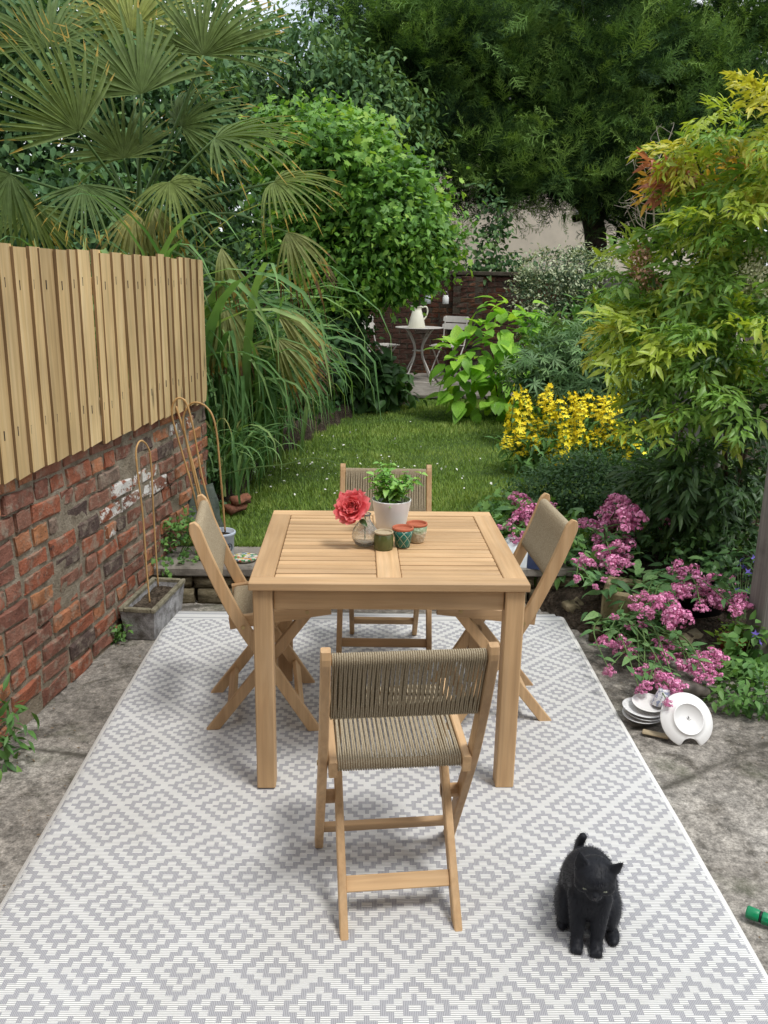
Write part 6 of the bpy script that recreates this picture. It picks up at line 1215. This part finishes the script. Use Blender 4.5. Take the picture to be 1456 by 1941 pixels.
# ------------------------------------------------------------------ low plants
MOSSY = leaf_mat('cushion_leaf', [(0, (.10, .20, .02)), (1, (.28, .40, .05))], .5, .3)
crown('cushion_plant', [(np.array([0, 0, .125]), np.array([.062, .062, .042]))], 60, 9, .012, .016, T_ROUND, MOSSY, rp, 141, young=.4)
def ground_plant(name, lab, px, py, z, rx, rz_, n_, size, T, mat, seed, cat='plant', y=None, group=None):
    q = PZ(px, py, z) if y is None else np.array([P(px, py, y)[0], y, z]); e = plant(name, q, lab, cat, group); crown('foliage', [(np.array([0, 0, rz_*.55]), np.array([rx, rx, rz_]))], n_, 7, size*.6, size, T, mat, e, seed, zmin=.003, young=.5, var0=.42, back=1.0)
    r = np.random.default_rng(seed); g = G()
    for i in range(6): a = r.uniform(0, 6.28); g.tube([(0, 0, 0), (math.cos(a)*rx*.4, math.sin(a)*rx*.4, rz_*.6), (math.cos(a)*rx*.8, math.sin(a)*rx*.8, rz_)], [.003, .0025, .0015], 5)
    g.obj('stems', STEMG, e); return e
ground_plant('wall_weed', 'leafy green weed rooted at the wall foot beside the rug edge', 4, 1440, 0.0, .09, .13, 20, .065, T_LANCE, L_MID, 151)
ground_plant('wall_weed_sprout', 'tiny green sprout at the wall foot in front of the trough', 232, 1212, 0.0, .055, .055, 24, .022, T_ROUND, L_MID, 152)
ground_plant('creeping_plant', 'small leaved creeper with white specks between trough and step', 335, 1060, .15, .19, .17, 170, .028, T_ROUND, L_MID, 153, y=4.5)
ground_plant('creeping_plant', 'dark green creeper climbing the end of the brick wall', 370, 880, .25, .16, .55, 170, .035, T_ROUND, L_DARK, 154, y=5.35)
ground_plant('lemon_balm', 'mint-like leafy green plant spreading at the post foot', 1425, 1335, 0.0, .15, .09, 75, .042, T_OV, L_MID, 155)
ground_plant('violet_leaf_clump', 'round leaved green clump between the red pot and the post', 1405, 1275, 0.0, .09, .13, 36, .05, T_ROUND, L_MID, 156)
ground_plant('ground_ivy', 'dark ivy mat filling the bed behind the black pot', 1360, 1185, .1, .26, .22, 130, .05, T_OV, L_DARK, 157, y=4.1)
ground_plant('bed_foliage', 'dark leafy ground cover under the nandina', 1290, 1075, .15, .42, .30, 240, .06, T_OV, L_DARK, 158, y=4.7)
ground_plant('bed_foliage', 'leafy ground cover beside the compost bag', 1060, 1120, .12, .18, .20, 90, .06, T_OV, L_MID, 159, y=4.45)
VIO = M('bellflower_petal', (.20, .15, .58), .5, .2); bf = plant('bellflower', (1.80, 3.75, .0), 'violet star bellflowers climbing beside the timber post', 'flower'); r = np.random.default_rng(160); b0_ = np.array(bf.location)
me = trimesh('flower', T_STAR[0]*.020, T_STAR[1]); me.materials.append(VIO)
for (a, b, yy) in ((1398, 1068, 4.0), (1410, 1075, 4.0), (1418, 1085, 3.95), (1428, 1058, 4.0), (1395, 1120, 3.9), (1418, 1118, 3.9), (1440, 1218, 3.5), (1432, 1202, 3.5), (1404, 1060, 4.0), (1366, 1120, 3.95)):
    p = P(a, b, yy); o = link('flower', me, bf); local(o, p-b0_, basis(unit(1, r)[0], nrm(np.array([-.2, -1, .4])+unit(1, r)[0]*.4)), r.uniform(.9, 1.3)); g = G(); g.tube(catmull([(0, 0, 0), (p-b0_)*.5+np.array([0, .03, .05]), p-b0_+np.array([0, .004, -.004])], 4), .0016, 5); g.obj('stem', STEMG, bf)
# ------------------------------------------------------------------ lawn grass
r = np.random.default_rng(170); Ng = 110000
gy = 4.64+6.0*r.random(Ng)**1.7; gx = r.uniform(-1.3, 2.2, Ng); gz = lawn_z(gx, gy); k_ = vnoise(gx, gy, 77, 3, .9); h = (.022+.018*r.random(Ng))*(1+.35*k_); h = np.clip(h, .012, .06); a = r.uniform(0, 6.28, Ng); lean = r.uniform(.1, .9, Ng)
base = np.stack([gx, gy, gz-.003], -1); wv = np.stack([np.cos(a), np.sin(a), 0*a], -1)*(.0022+.0003*gy)[:, None]; tip = base+np.stack([-np.sin(a)*lean*h, np.cos(a)*lean*h, h], -1)
V = np.stack([base-wv, base+wv, tip], 1).reshape(-1, 3); GR = leaf_mat('grass_blade', [(0, (.085, .15, .03)), (.5, (.175, .265, .055)), (1, (.32, .37, .11))], .6, .3, .2)
tag(link('grass', trimesh('grass', V, np.arange(3*Ng).reshape(-1, 3), np.repeat(np.clip(.45+.2*k_+r.normal(0, .15, Ng), 0, 1), 3)), None, GR), 'short mown garden grass', 'grass', None, 'stuff')
Np = 190; c = np.stack([r.normal(-.15, .55, Np), 5.6+r.gamma(2.0, .55, Np), np.zeros(Np)], -1); c[:, 2] = lawn_z(c[:, 0], c[:, 1])+.032; V, F, A = scatter(c, unit(Np, r), nrm(np.array([0, 0, 1.0])+unit(Np, r)*.5), r.uniform(.012, .026, Np), T_ROUND, r.random(Np)); tag(link('fallen_petals', trimesh('fallen_petals', V, F), None, M('white_petal', (.75, .74, .68), .6)), 'white petals fallen on the lawn', 'petals', None, 'stuff')
# dead leaves and grit on the concrete
Np = 260; c = np.stack([np.where(r.random(Np) < .5, r.uniform(-1.5, -.98, Np), r.uniform(1.05, 2.0, Np)), r.uniform(1.5, 4.1, Np), np.full(Np, .004)], -1); k_ = (c[:, 0] > 0) & (c[:, 1] > np.interp(c[:, 0], BEDX, BEDY)); c = c[~k_]; Np = len(c); wl = c[:, 0] > -1.70+WK*c[:, 1]; c = c[wl]; Np = len(c)
V, F, A = scatter(c, nrm(unit(Np, r)*np.array([1, 1, .1])), nrm(np.array([0, 0, 1.0])+unit(Np, r)*.3), r.uniform(.005, .018, Np), T_DIA, r.random(Np)); tag(link('leaf_litter', trimesh('leaf_litter', V, F), None, M('dead_leaf', (.16, .11, .065), .8)), 'bits of dead leaf scattered over the concrete', 'litter', None, 'stuff')
